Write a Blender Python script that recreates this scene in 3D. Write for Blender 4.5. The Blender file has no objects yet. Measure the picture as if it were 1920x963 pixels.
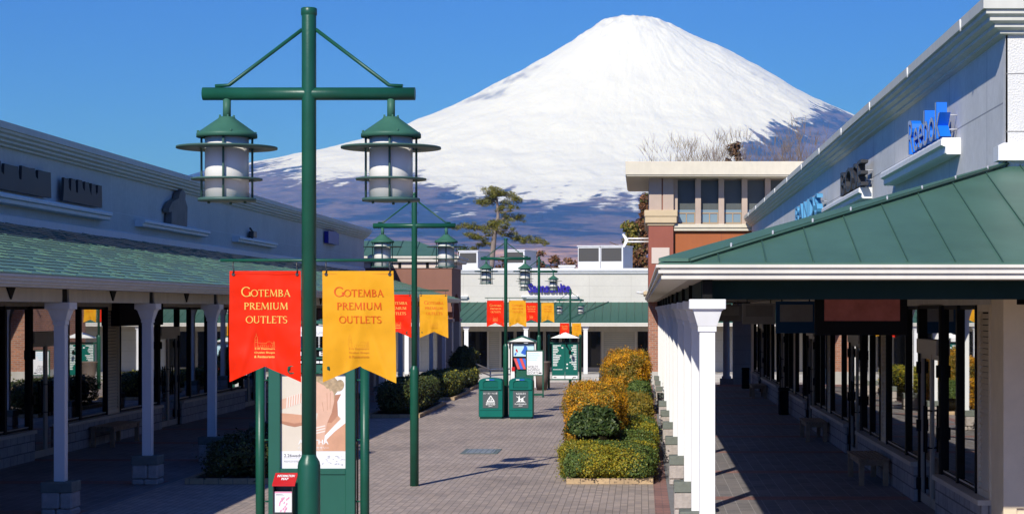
import bpy, math, random
import numpy as np
from mathutils import Vector, Matrix, noise
random.seed(7); rng = np.random.default_rng(7)
R = math.radians
C = bpy.context.scene.collection
SC = bpy.context.scene

# ------------------------------------------------------------------ camera, light, exposure
F = 3600.0; VX, VY = 1203.0, 580.0; CAMZ = 3.0
cd = bpy.data.cameras.new('camera'); cam = bpy.data.objects.new('camera', cd); C.objects.link(cam)
cam.location = (0, 0, CAMZ); cam.rotation_euler = (R(90), 0, 0)
cd.sensor_width = 36; cd.lens = 36*F/1920
cd.shift_x = -(VX-960)/1920; cd.shift_y = (VY-481.5)/1920
cd.clip_start = 0.5; cd.clip_end = 90000
SC.camera = cam
SUNV = Vector((0.48, 1.45, -1.0))
EL = math.atan2(1.0, math.hypot(0.48, 1.45)); AZ = math.atan2(-0.48, -1.45)
w = bpy.data.worlds.new('World'); SC.world = w; w.use_nodes = True
wn = w.node_tree.nodes; wl = w.node_tree.links
bg = wn['Background']; sky = wn.new('ShaderNodeTexSky'); sky.sky_type = 'NISHITA'; sky.sun_disc = False
sky.sun_elevation = EL; sky.sun_rotation = AZ % (2*math.pi)
sky.altitude = 1000; sky.air_density = 0.55; sky.dust_density = 1.3; sky.ozone_density = 9.0
tint = wn.new('ShaderNodeMix'); tint.data_type = 'RGBA'; tint.blend_type = 'MULTIPLY'; tint.inputs[0].default_value = 1
tint.inputs[7].default_value = (.26, .555, 1.06, 1)      # the deep winter blue of this sky
wl.new(sky.outputs[0], tint.inputs[6]); wl.new(tint.outputs[2], bg.inputs[0]); bg.inputs[1].default_value = 0.098
sd = bpy.data.lights.new('sun', 'SUN'); sun = bpy.data.objects.new('sun', sd); C.objects.link(sun)
sd.energy = 3.6; sd.angle = R(0.5); sd.color = (1.0, 0.95, 0.865)
sun.rotation_euler = SUNV.to_track_quat('-Z', 'Y').to_euler(); sun.location = (-20, -40, 40)
SC.view_settings.view_transform = 'Standard'; SC.view_settings.look = 'None'
SC.view_settings.exposure = 0.48; SC.view_settings.gamma = 1.0
SC.view_settings.use_curve_mapping = False
SC.cycles.max_bounces = 6; SC.cycles.diffuse_bounces = 4; SC.cycles.glossy_bounces = 4
SC.cycles.volume_bounces = 1; SC.cycles.use_denoising = True
SC.cycles.caustics_reflective = False; SC.cycles.caustics_refractive = False

# ------------------------------------------------------------------ helpers
def P(px, py, Y): return Vector(((px-VX)/F*Y, Y, CAMZ-(py-VY)/F*Y))
def WL(o):
    v = Vector((0, 0, 0))
    while o: v = v+Vector(o.location); o = o.parent
    return v
def tag(o, label=None, cat=None, group=None, kind=None):
    if label: o['label'] = label
    if cat: o['category'] = cat
    if group: o['group'] = group
    if kind: o['kind'] = kind
    return o
def thing(name, loc, label, cat, group=None):
    o = bpy.data.objects.new(name, None); C.objects.link(o); o.location = loc; o.empty_display_size = .2
    return tag(o, label, cat, group)
def copy_tree(o, parent=None):
    c = o.copy(); C.objects.link(c); c.parent = parent
    for ch in list(o.children): copy_tree(ch, c)
    return c
class MB:
    def __init__(s): s.v = []; s.f = []; s.m = []; s.sm = []; s.p = []; s.cur = 0; s.depth = 0
    def add(s, vs, fs, m=0, smooth=False):
        n = len(s.v); s.v.extend([tuple(v) for v in vs])
        for f in fs: s.f.append([i+n for i in f]); s.m.append(m); s.sm.append(smooth); s.p.append(s.cur)
        return s
    def each(s, name, mats, parent):       # every piece a mesh of its own
        out=[]
        for k in sorted(set(s.p)):
            q=MB(); ids=[i for i,p in enumerate(s.p) if p==k]; used=sorted({v for i in ids for v in s.f[i]}); mp={v:j for j,v in enumerate(used)}
            q.v=[s.v[v] for v in used]; q.f=[[mp[v] for v in s.f[i]] for i in ids]; q.m=[s.m[i] for i in ids]; q.sm=[s.sm[i] for i in ids]
            out.append(q.build(name,mats,parent))
        return out
    def box(s, x0, x1, y0, y1, z0, z1, m=0):
        s.cur += 1
        vs = [(x0,y0,z0),(x1,y0,z0),(x1,y1,z0),(x0,y1,z0),(x0,y0,z1),(x1,y0,z1),(x1,y1,z1),(x0,y1,z1)]
        return s.add(vs, [(0,3,2,1),(4,5,6,7),(0,1,5,4),(1,2,6,5),(2,3,7,6),(3,0,4,7)], m)
    def bbox(s, x0, x1, y0, y1, z0, z1, b=.01, m=0):      # box with chamfered edges
        s.cur += 1
        xs=(x0,x1); ys=(y0,y1); zs=(z0,z1); vs=[]; idx={}
        for i in (0,1):
            for j in (0,1):
                for k in (0,1):
                    sx=b if i==0 else -b; sy=b if j==0 else -b; sz=b if k==0 else -b
                    for a,p in enumerate([(xs[i],ys[j]+sy,zs[k]+sz),(xs[i]+sx,ys[j],zs[k]+sz),(xs[i]+sx,ys[j]+sy,zs[k])]):
                        idx[(i,j,k,a)]=len(vs); vs.append(p)
        g=lambda *t: idx[t]; fs=[]
        fs+=[[g(0,0,0,0),g(0,0,1,0),g(0,1,1,0),g(0,1,0,0)],[g(1,0,0,0),g(1,1,0,0),g(1,1,1,0),g(1,0,1,0)]]
        fs+=[[g(0,0,0,1),g(1,0,0,1),g(1,0,1,1),g(0,0,1,1)],[g(0,1,0,1),g(0,1,1,1),g(1,1,1,1),g(1,1,0,1)]]
        fs+=[[g(0,0,0,2),g(0,1,0,2),g(1,1,0,2),g(1,0,0,2)],[g(0,0,1,2),g(1,0,1,2),g(1,1,1,2),g(0,1,1,2)]]
        for i in (0,1):
            for j in (0,1): fs.append([g(i,j,0,0),g(i,j,1,0),g(i,j,1,1),g(i,j,0,1)])
        for i in (0,1):
            for k in (0,1): fs.append([g(i,0,k,0),g(i,1,k,0),g(i,1,k,2),g(i,0,k,2)])
        for j in (0,1):
            for k in (0,1): fs.append([g(0,j,k,1),g(1,j,k,1),g(1,j,k,2),g(0,j,k,2)])
        for i in (0,1):
            for j in (0,1):
                for k in (0,1): fs.append([g(i,j,k,0),g(i,j,k,1),g(i,j,k,2)])
        return s.add(vs, fs, m)
    def tube(s, pts, rad, n=12, m=0, cap=True, smooth=True):
        s.cur += 1
        pts=[Vector(p) for p in pts]; k=len(pts)
        rads=rad if isinstance(rad,(list,tuple)) else [rad]*k
        vs=[]; fs=[]; up=None
        for i,p in enumerate(pts):
            d=(pts[min(i+1,k-1)]-pts[max(i-1,0)]).normalized()
            if up is None:
                a=Vector((0,0,1)) if abs(d.z)<.9 else Vector((1,0,0)); up=d.cross(a).normalized()
            up=(up-d*up.dot(d)).normalized(); b=d.cross(up)
            for j in range(n):
                t=2*math.pi*j/n; vs.append(p+(up*math.cos(t)+b*math.sin(t))*rads[i])
        for i in range(k-1):
            for j in range(n): fs.append((i*n+j,i*n+(j+1)%n,(i+1)*n+(j+1)%n,(i+1)*n+j))
        s.add(vs,fs,m,smooth)
        if cap:
            s.add(vs[:n],[tuple(range(n))[::-1]],m); s.add(vs[-n:],[tuple(range(n))],m)
        return s
    def lathe(s, x, y, prof, n=24, m=0, smooth=True, sharp=True):
        s.cur += 1
        if sharp:
            for (a,b) in zip(prof[:-1],prof[1:]): s._ring(x,y,[a,b],n,m,smooth)
        else: s._ring(x,y,prof,n,m,smooth)
        return s
    def _ring(s,x,y,prof,n,m,smooth):
        vs=[];fs=[]
        for (r,z) in prof:
            for j in range(n):
                t=2*math.pi*j/n; vs.append((x+r*math.cos(t),y+r*math.sin(t),z))
        for i in range(len(prof)-1):
            for j in range(n): fs.append((i*n+j,i*n+(j+1)%n,(i+1)*n+(j+1)%n,(i+1)*n+j))
        s.add(vs,fs,m,smooth)
    def prism(s, poly, fn, a, b, m=0):          # polygon (u,v) extruded between a and b through fn(u,v,w)
        s.cur += 1
        n=len(poly); vs=[fn(u,v,a) for u,v in poly]+[fn(u,v,b) for u,v in poly]
        fs=[tuple(range(n)),tuple(range(2*n-1,n-1,-1))]+[(i,n+i,n+(i+1)%n,(i+1)%n) for i in range(n)]
        return s.add(vs,fs,m)
    def sweep(s, prof, secs, m=0, caps=True):   # secs: list of functions (d,z)->point ; prof open list of (d,z)
        n=len(prof)
        for i in range(len(secs)-1):
            for j in range(n-1):
                s.add([secs[i](*prof[j]),secs[i+1](*prof[j]),secs[i+1](*prof[j+1]),secs[i](*prof[j+1])],[(0,1,2,3)],m)
        if caps:
            s.add([secs[0](*p) for p in prof],[tuple(range(n))],m); s.add([secs[-1](*p) for p in prof],[tuple(range(n))[::-1]],m)
        return s
    def build(s, name, mats, parent=None, origin=None, fix=True):
        if not isinstance(mats,(list,tuple)): mats=[mats]
        V=np.array(s.v,float)
        if parent is not None: o3=np.array(WL(parent))
        elif origin is not None: o3=np.array(origin,float)
        else:
            lo=V.min(0);hi=V.max(0); o3=np.array([(lo[0]+hi[0])/2,(lo[1]+hi[1])/2,lo[2]])
        me=bpy.data.meshes.new(name); me.from_pydata((V-o3).tolist(),[],s.f)
        for mt in mats: me.materials.append(mt)
        me.polygons.foreach_set('material_index',s.m); me.polygons.foreach_set('use_smooth',s.sm)
        if fix:
            import bmesh
            bm=bmesh.new(); bm.from_mesh(me); bmesh.ops.remove_doubles(bm,verts=bm.verts,dist=1e-5)
            bmesh.ops.recalc_face_normals(bm,faces=bm.faces)
            bm.to_mesh(me); bm.free()
        me.update()
        o=bpy.data.objects.new(name,me); C.objects.link(o)
        if parent is not None: o.parent=parent
        else: o.location=o3
        return o

def _n(nt,t,**k):
    n=nt.nodes.new(t)
    for a,b in k.items(): setattr(n,a,b)
    return n
def mat(name, col, rough=.6, spec=.3, var=.0, vscale=3., bump=0., bscale=30., metal=0., col2=None, c2scale=4., c2lo=.45, c2hi=.65, ior=None, streak=0.):
    m=bpy.data.materials.new(name); m.use_nodes=True; nt=m.node_tree; b=nt.nodes['Principled BSDF']; L=nt.links.new
    b.inputs['Roughness'].default_value=rough; b.inputs['Metallic'].default_value=metal
    b.inputs['Specular IOR Level'].default_value=spec
    if ior: b.inputs['IOR'].default_value=ior
    b.inputs['Base Color'].default_value=(*col,1)
    if var or bump or col2 or streak:
        tc=_n(nt,'ShaderNodeTexCoord'); out=None
        if col2:
            nz=_n(nt,'ShaderNodeTexNoise'); nz.inputs['Scale'].default_value=c2scale; nz.inputs['Detail'].default_value=5
            L(tc.outputs['Object'],nz.inputs['Vector'])
            rp=_n(nt,'ShaderNodeValToRGB'); rp.color_ramp.elements[0].position=c2lo; rp.color_ramp.elements[1].position=c2hi
            rp.color_ramp.elements[0].color=(*col,1); rp.color_ramp.elements[1].color=(*col2,1)
            L(nz.outputs[0],rp.inputs[0]); out=rp.outputs[0]
        if var:
            nz=_n(nt,'ShaderNodeTexNoise'); nz.inputs['Scale'].default_value=vscale; nz.inputs['Detail'].default_value=6; nz.inputs['Roughness'].default_value=.65
            L(tc.outputs['Object'],nz.inputs['Vector'])
            mr=_n(nt,'ShaderNodeMapRange'); mr.inputs[1].default_value=.3; mr.inputs[2].default_value=.7
            mr.inputs[3].default_value=1-var; mr.inputs[4].default_value=1+var; L(nz.outputs[0],mr.inputs[0])
            mx=_n(nt,'ShaderNodeMix',data_type='RGBA',blend_type='MULTIPLY'); mx.inputs[0].default_value=1
            if out: L(out,mx.inputs[6])
            else: mx.inputs[6].default_value=(*col,1)
            L(mr.outputs[0],mx.inputs[7]); out=mx.outputs[2]
        if streak:
            mp=_n(nt,'ShaderNodeMapping'); mp.inputs['Scale'].default_value=(5,5,.35); L(tc.outputs['Object'],mp.inputs[0])
            nz=_n(nt,'ShaderNodeTexNoise'); nz.inputs['Scale'].default_value=1.3; nz.inputs['Detail'].default_value=5; L(mp.outputs[0],nz.inputs['Vector'])
            mr=_n(nt,'ShaderNodeMapRange'); mr.inputs[1].default_value=.35; mr.inputs[2].default_value=.75
            mr.inputs[3].default_value=1; mr.inputs[4].default_value=1-streak; L(nz.outputs[0],mr.inputs[0])
            mx=_n(nt,'ShaderNodeMix',data_type='RGBA',blend_type='MULTIPLY'); mx.inputs[0].default_value=1
            if out: L(out,mx.inputs[6])
            else: mx.inputs[6].default_value=(*col,1)
            L(mr.outputs[0],mx.inputs[7]); out=mx.outputs[2]
        if out: L(out,b.inputs['Base Color'])
        if bump:
            nz=_n(nt,'ShaderNodeTexNoise'); nz.inputs['Scale'].default_value=bscale; nz.inputs['Detail'].default_value=4
            L(tc.outputs['Object'],nz.inputs['Vector']); bp=_n(nt,'ShaderNodeBump'); bp.inputs['Strength'].default_value=bump; bp.inputs['Distance'].default_value=.02
            L(nz.outputs[0],bp.inputs['Height']); L(bp.outputs[0],b.inputs['Normal'])
    return m
def brickmat(name, c1, c2, cm, bw, bh, mortar, rough=.8, plane='XY', rot90=False, offset=.5, var=.12, vscale=.6, bump=.4, bias=0., spec=.2, smooth=.1, freq=2, stain=0.):
    m=bpy.data.materials.new(name); m.use_nodes=True; nt=m.node_tree; b=nt.nodes['Principled BSDF']; L=nt.links.new
    b.inputs['Roughness'].default_value=rough; b.inputs['Specular IOR Level'].default_value=spec
    tc=_n(nt,'ShaderNodeTexCoord'); sp=_n(nt,'ShaderNodeSeparateXYZ'); L(tc.outputs['Object'],sp.inputs[0])
    cb=_n(nt,'ShaderNodeCombineXYZ')
    ax={'XY':('X','Y'),'XZ':('X','Z'),'YZ':('Y','Z')}[plane]
    if plane=='XZ':  # walls of either direction: x+y along the run
        ad=_n(nt,'ShaderNodeMath',operation='ADD'); L(sp.outputs['X'],ad.inputs[0]); L(sp.outputs['Y'],ad.inputs[1]); L(ad.outputs[0],cb.inputs[0]); L(sp.outputs['Z'],cb.inputs[1])
    elif rot90: L(sp.outputs[ax[1]],cb.inputs[0]); L(sp.outputs[ax[0]],cb.inputs[1])
    else: L(sp.outputs[ax[0]],cb.inputs[0]); L(sp.outputs[ax[1]],cb.inputs[1])
    bt=_n(nt,'ShaderNodeTexBrick'); bt.offset=offset; bt.offset_frequency=freq
    L(cb.outputs[0],bt.inputs['Vector'])
    for k,v in (('Color1',c1),('Color2',c2),('Mortar',cm)): bt.inputs[k].default_value=(*v,1)
    bt.inputs['Scale'].default_value=1; bt.inputs['Brick Width'].default_value=bw; bt.inputs['Row Height'].default_value=bh
    bt.inputs['Mortar Size'].default_value=mortar; bt.inputs['Mortar Smooth'].default_value=smooth; bt.inputs['Bias'].default_value=bias
    out=bt.outputs['Color']
    for sc,va in ((vscale,var),(vscale*9,var*.7)):
        nz=_n(nt,'ShaderNodeTexNoise'); nz.inputs['Scale'].default_value=sc; nz.inputs['Detail'].default_value=6; L(tc.outputs['Object'],nz.inputs['Vector'])
        mr=_n(nt,'ShaderNodeMapRange'); mr.inputs[1].default_value=.3; mr.inputs[2].default_value=.7; mr.inputs[3].default_value=1-va; mr.inputs[4].default_value=1+va
        L(nz.outputs[0],mr.inputs[0]); mx=_n(nt,'ShaderNodeMix',data_type='RGBA',blend_type='MULTIPLY'); mx.inputs[0].default_value=1
        L(out,mx.inputs[6]); L(mr.outputs[0],mx.inputs[7]); out=mx.outputs[2]
    if stain:
        nz=_n(nt,'ShaderNodeTexNoise'); nz.inputs['Scale'].default_value=.55; nz.inputs['Detail'].default_value=9; nz.inputs['Roughness'].default_value=.7; L(tc.outputs['Object'],nz.inputs['Vector'])
        mr=_n(nt,'ShaderNodeMapRange'); mr.inputs[1].default_value=.50; mr.inputs[2].default_value=.68; mr.inputs[3].default_value=1.; mr.inputs[4].default_value=1-stain
        L(nz.outputs[0],mr.inputs[0]); mx=_n(nt,'ShaderNodeMix',data_type='RGBA',blend_type='MULTIPLY'); mx.inputs[0].default_value=1
        L(out,mx.inputs[6]); L(mr.outputs[0],mx.inputs[7]); out=mx.outputs[2]
    L(out,b.inputs['Base Color'])
    if bump:
        bp=_n(nt,'ShaderNodeBump'); bp.inputs['Strength'].default_value=bump; bp.inputs['Distance'].default_value=.01; bp.invert=True
        L(bt.outputs['Fac'],bp.inputs['Height']); L(bp.outputs[0],b.inputs['Normal'])
    return m
def leafmat(name):
    m=bpy.data.materials.new(name); m.use_nodes=True; nt=m.node_tree; b=nt.nodes['Principled BSDF']
    at=_n(nt,'ShaderNodeAttribute'); at.attribute_name='leaf_colour'; nt.links.new(at.outputs['Color'],b.inputs['Base Color'])
    b.inputs['Roughness'].default_value=.5; b.inputs['Specular IOR Level'].default_value=.25
    return m

M={}
M['pole']=mat('green_paint',(.010,.082,.050),.36,.35,var=.16,vscale=3,bump=.05,bscale=50,streak=.12)
M['pole2']=mat('green_lantern_paint',(.042,.135,.092),.5,.25,var=.14,vscale=5,streak=.1)
M['disc']=mat('green_disc_paint',(.05,.11,.095),.5,.35,var=.1)
M['diff']=mat('frosted_diffuser',(.78,.76,.70),.35,.4,var=.03,vscale=8)
M['steel']=mat('dark_steel',(.06,.06,.06),.4,.5,metal=.6)
M['red']=mat('red_banner_cloth',(.72,.020,.002),.6,.12,var=.05,vscale=5)
M['yel']=mat('yellow_banner_cloth',(.70,.325,.014),.6,.12,var=.05,vscale=5)
M['ytext']=mat('yellow_print',(.80,.48,.10),.6,.2)
M['rtext']=mat('red_print',(.66,.09,.008),.6,.2)
M['rtext2']=mat('orange_print',(.62,.24,.02),.6,.2)
M['white']=mat('white_paint',(.80,.80,.78),.45,.3,var=.03,vscale=2,streak=.06)
M['cream']=mat('cream_trim',(.68,.65,.57),.55,.3,var=.05,vscale=2,streak=.08)
M['beigebeam']=mat('beige_beam',(.58,.53,.43),.6,.3,var=.08,vscale=2,streak=.12)
M['darkgreen']=mat('dark_green_beam',(.010,.028,.025),.7,.1,var=.1)
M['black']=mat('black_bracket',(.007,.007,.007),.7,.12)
M['stucco']=brickmat('stucco_panels',(.66,.66,.65),(.64,.64,.63),(.33,.34,.36),3.0,.92,.012,.85,'XZ',False,0.,.07,1.2,.25,smooth=.3)
M['stucco_shade']=brickmat('stucco_panels_shade',(.70,.655,.59),(.68,.635,.57),(.78,.75,.70),3.2,1.05,.008,.85,'XZ',False,0.,.06,.9,.1,smooth=.3)  # same stucco for the shaded wall, colour warmed to offset the blue shade
M['stuccofront']=mat('rough_stucco',(.70,.69,.66),.85,.2,var=.04,bump=.9,bscale=45)
M['roof']=mat('green_sheet_roof',(.066,.142,.104),.45,.3,var=.17,vscale=.9,bump=.04,bscale=6)
M['rooftile']=mat('green_tile_roof',(.085,.175,.132),.28,.32,var=.14,vscale=.8,bump=.16,bscale=9)
M['farroof']=mat('dark_green_veranda_roof',(.032,.105,.075),.5,.2,var=.1,vscale=.7)
M['seam']=mat('dark_roof_seam',(.045,.105,.08),.5,.3)
M['cornice']=mat('grey_cornice',(.60,.595,.53),.55,.3,var=.05,vscale=2,streak=.12)
M['soffit']=mat('soffit_board',(.42,.39,.34),.7,.2,var=.08)
M['stone']=mat('split_stone',(.42,.37,.335),.9,.15,var=.15,vscale=6,bump=.9,bscale=18)
M['stonecap']=mat('grey_green_stone',(.165,.18,.155),.85,.2,var=.15,vscale=9,bump=.3,bscale=40)
M['plinth']=brickmat('plinth_block',(.40,.37,.35),(.34,.32,.30),(.17,.16,.15),.4,.2,.012,.9,'XZ',False,.5,.15,2.,.7)
M['sill']=mat('beige_sill',(.52,.46,.38),.6,.3,var=.08)
M['frame']=mat('bronze_frame',(.006,.0055,.005),.6,.12)
M['doorframe']=mat('taupe_door_frame',(.44,.38,.30),.5,.3)
M['glass']=mat('shop_glass',(.60,.61,.60),.012,.5,metal=1.,bump=.006,bscale=.8)
M['darkglass']=mat('dark_shop_glass',(.012,.013,.014),.03,.5,ior=1.5,bump=.01,bscale=.8)
M['louver']=mat('louvre_paint',(.72,.60,.42),.6,.3,var=.06)
M['paver']=brickmat('pink_grey_pavers',(.455,.365,.305),(.335,.282,.247),(.19,.16,.14),.215,.108,.0055,.85,'XY',True,.5,.13,.35,.35,stain=.13)
M['arcade']=brickmat('dark_grey_pavers',(.235,.21,.20),(.185,.17,.165),(.33,.31,.29),.42,.21,.006,.8,'XY',True,.5,.12,.5,.2)
M['redpav']=brickmat('red_pavers',(.36,.185,.15),(.27,.155,.135),(.15,.12,.11),.215,.108,.006,.85,'XY',False,.5,.16,.8,.3)
M['greykerb']=mat('grey_kerb_stone',(.23,.225,.22),.85,.2,var=.12,vscale=3)
M['kerb']=brickmat('tan_kerb_brick',(.50,.36,.21),(.42,.30,.18),(.25,.19,.13),.25,.2,.008,.85,'XZ',False,.0,.12,2.,.4)
M['soil']=mat('soil',(.05,.038,.028),.95,.1,var=.3,vscale=9,bump=.7,bscale=30)
M['earth']=mat('field_earth',(.16,.13,.09),.95,.1,var=.25,vscale=.02)
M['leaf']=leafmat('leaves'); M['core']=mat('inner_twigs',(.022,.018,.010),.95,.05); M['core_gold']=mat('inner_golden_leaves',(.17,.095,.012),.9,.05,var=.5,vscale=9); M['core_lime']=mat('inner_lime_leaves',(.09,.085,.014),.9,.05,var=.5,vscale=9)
M['bark']=mat('bark',(.15,.11,.085),.9,.1,var=.25,vscale=4,bump=.6,bscale=12)
M['bark2']=mat('grey_bark',(.24,.195,.165),.9,.1,var=.2,vscale=3)
M['brick']=brickmat('facing_brick',(.42,.175,.10),(.30,.13,.085),(.33,.28,.24),.24,.085,.010,.85,'XZ',False,.5,.12,1.2,.4)
M['concrete']=mat('pale_concrete',(.46,.45,.42),.85,.2,var=.1,vscale=2)
M['orange']=mat('orange_render',(.37,.118,.045),.8,.2,var=.06,vscale=1.,streak=.06)
M['redbrown']=mat('red_brown_render',(.30,.098,.068),.8,.2,var=.06,vscale=1.,streak=.06)
M['brown']=mat('brown_panel',(.255,.125,.09),.75,.2,var=.08,vscale=.8,streak=.05)
M['creamtower']=mat('cream_render',(.66,.60,.47),.7,.2,var=.05,streak=.06)
M['tancap']=mat('tan_cornice',(.58,.45,.28),.7,.2,var=.05)
M['pinkpier']=mat('pale_pink_render',(.46,.36,.29),.75,.2,var=.05)
M['blind']=mat('grey_blind_glass',(.095,.105,.10),.35,.2,var=.1,vscale=2.)
M['tanframe']=mat('tan_window_frame',(.36,.26,.16),.6,.3)
M['paleglass']=mat('pale_glass',(.20,.27,.30),.1,.5)
M['woodframe']=mat('pale_wood',(.20,.13,.075),.7,.2,var=.25,vscale=6)
M['pinkwhite']=mat('pale_panel',(.62,.52,.45),.7,.2)
M['ac']=mat('ac_casing',(.68,.69,.69),.5,.3,var=.04,streak=.1)
M['grille']=mat('ac_grille',(.06,.058,.055),.6,.3)
M['bin']=mat('teal_plastic',(.001,.125,.098),.42,.22,var=.06,vscale=3,bump=.03,bscale=80)
M['binflap']=mat('teal_plastic_flap',(.001,.105,.082),.45,.2)
M['bingroove']=mat('dark_teal',(.002,.035,.03),.6,.2)
M['binlabel']=mat('slate_label',(.075,.09,.095),.5,.3)
M['print']=mat('white_print',(.78,.79,.78),.6,.2)
M['blueprint']=mat('blue_print',(.03,.12,.55),.6,.2)
M['redprint']=mat('red_sheet',(.52,.012,.016),.45,.3)
M['dkprint']=mat('dark_print',(.06,.06,.07),.6,.2)
M['greyprint']=mat('grey_print',(.45,.46,.5),.6,.2)
M['palebl']=mat('pale_blue_print',(.48,.70,.80),.6,.2)
M['pink']=mat('pink_print',(.80,.28,.44),.6,.2)
M['paper']=mat('paper',(.76,.76,.77),.6,.2,var=.02)
M['posterbg']=mat('poster_beige',(.66,.585,.475),.3,.4,var=.06,vscale=2.5)
M['skin']=mat('poster_skin',(.58,.31,.19),.35,.4,var=.10,vscale=6)
M['skin2']=mat('poster_skin_tone',(.42,.20,.12),.35,.4,var=.10,vscale=8)
M['skin3']=mat('poster_skin_pale',(.66,.41,.29),.35,.4,var=.06,vscale=8)
M['hair']=mat('poster_hair',(.40,.29,.17),.35,.4,var=.35,vscale=22)
M['bangle']=mat('poster_bangle',(.80,.66,.58),.35,.4)
M['signgreen']=mat('sign_green',(.014,.095,.062),.35,.45,var=.07,vscale=3)
M['signteal']=mat('directory_teal',(.002,.11,.085),.5,.2,var=.05)
M['signblue']=mat('blue_letters',(.010,.165,.72),.4,.4)
M['signblueface']=mat('grey_blue_letter_face',(.42,.46,.58),.4,.4)
M['navyletters']=mat('indigo_letters',(.025,.015,.30),.4,.4)
M['ltblue']=mat('light_blue_letters',(.10,.33,.56),.45,.4)
M['dkletters']=mat('charcoal_letters',(.035,.036,.042),.5,.3)
M['tansign']=mat('tan_emblem',(.22,.19,.165),.6,.2,var=.2,vscale=3)
M['hs_black']=mat('black_sign',(.006,.006,.007),.8,.1)
M['hs_red']=mat('faded_red_sign',(.34,.11,.09),.8,.1,var=.4,vscale=2)
M['hs_navy']=mat('navy_sign',(.02,.085,.20),.7,.15)
M['hs_grey']=mat('grey_sign',(.36,.34,.32),.6,.2,var=.15,vscale=2)
M['hs_grey2']=mat('mid_grey_sign',(.50,.48,.45),.6,.2,var=.1,vscale=2)
M['wood']=mat('bench_wood',(.34,.22,.13),.7,.25,var=.3,vscale=6)
M['pot']=mat('taupe_pot',(.16,.125,.105),.8,.2,var=.15)
M['rail']=mat('steel_rail',(.45,.45,.44),.35,.5,metal=.7)
M['grate']=brickmat('steel_grate',(.40,.45,.43),(.36,.41,.40),(.12,.13,.13),.12,.05,.012,.5,'XY',False,0.,.1,2.,.5,spec=.5)
M['gratefr']=mat('grate_frame',(.14,.17,.15),.6,.4)
M['step']=mat('step_stone',(.42,.40,.37),.85,.2,var=.1)
M['siding']=brickmat('beige_siding',(.52,.48,.37),(.50,.46,.36),(.32,.30,.24),60,.12,.012,.7,'XZ',False,0.,.04,1.,.4)
M['farwall']=brickmat('white_panel_wall',(.60,.58,.51),(.58,.56,.495),(.50,.48,.42),2.4,.62,.014,.75,'XZ',False,0.,.04,.8,.1)

# ------------------------------------------------------------------ text
_tc={}
def text_geo(s, extrude=.0, bold=0.):
    key=(s,extrude,bold)
    if key in _tc: return _tc[key]
    cu=bpy.data.curves.new('t','FONT'); cu.body=s; cu.size=1; cu.extrude=extrude; cu.offset=bold; cu.resolution_u=3
    cu.align_x='LEFT'
    o=bpy.data.objects.new('t',cu); C.objects.link(o)
    dg=bpy.context.evaluated_depsgraph_get(); me=bpy.data.meshes.new_from_object(o.evaluated_get(dg))
    V=[tuple(v.co) for v in me.vertices]; Fc=[tuple(p.vertices) for p in me.polygons]
    bpy.data.objects.remove(o); bpy.data.curves.remove(cu); bpy.data.meshes.remove(me)
    _tc[key]=(V,Fc); return V,Fc
def put_text(mb, s, fn, x0, x1, z0, z1, depth=None, extrude=0., m=0, bold=0.):
    """text fitted to the rectangle x0..x1, z0..z1; fn(u,v,w) maps to the world"""
    mb.cur+=1; V,Fc=text_geo(s,extrude,bold)
    if not V: return
    A=np.array(V); lo=A.min(0); hi=A.max(0); sx=(x1-x0)/max(hi[0]-lo[0],1e-6); sz=(z1-z0)/max(hi[1]-lo[1],1e-6)
    sd_=(depth/(2*extrude)) if (depth and extrude) else 1.
    mb.add([fn(x0+(v[0]-lo[0])*sx, z0+(v[1]-lo[1])*sz, (v[2]*sd_)) for v in V],Fc,m)
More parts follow.
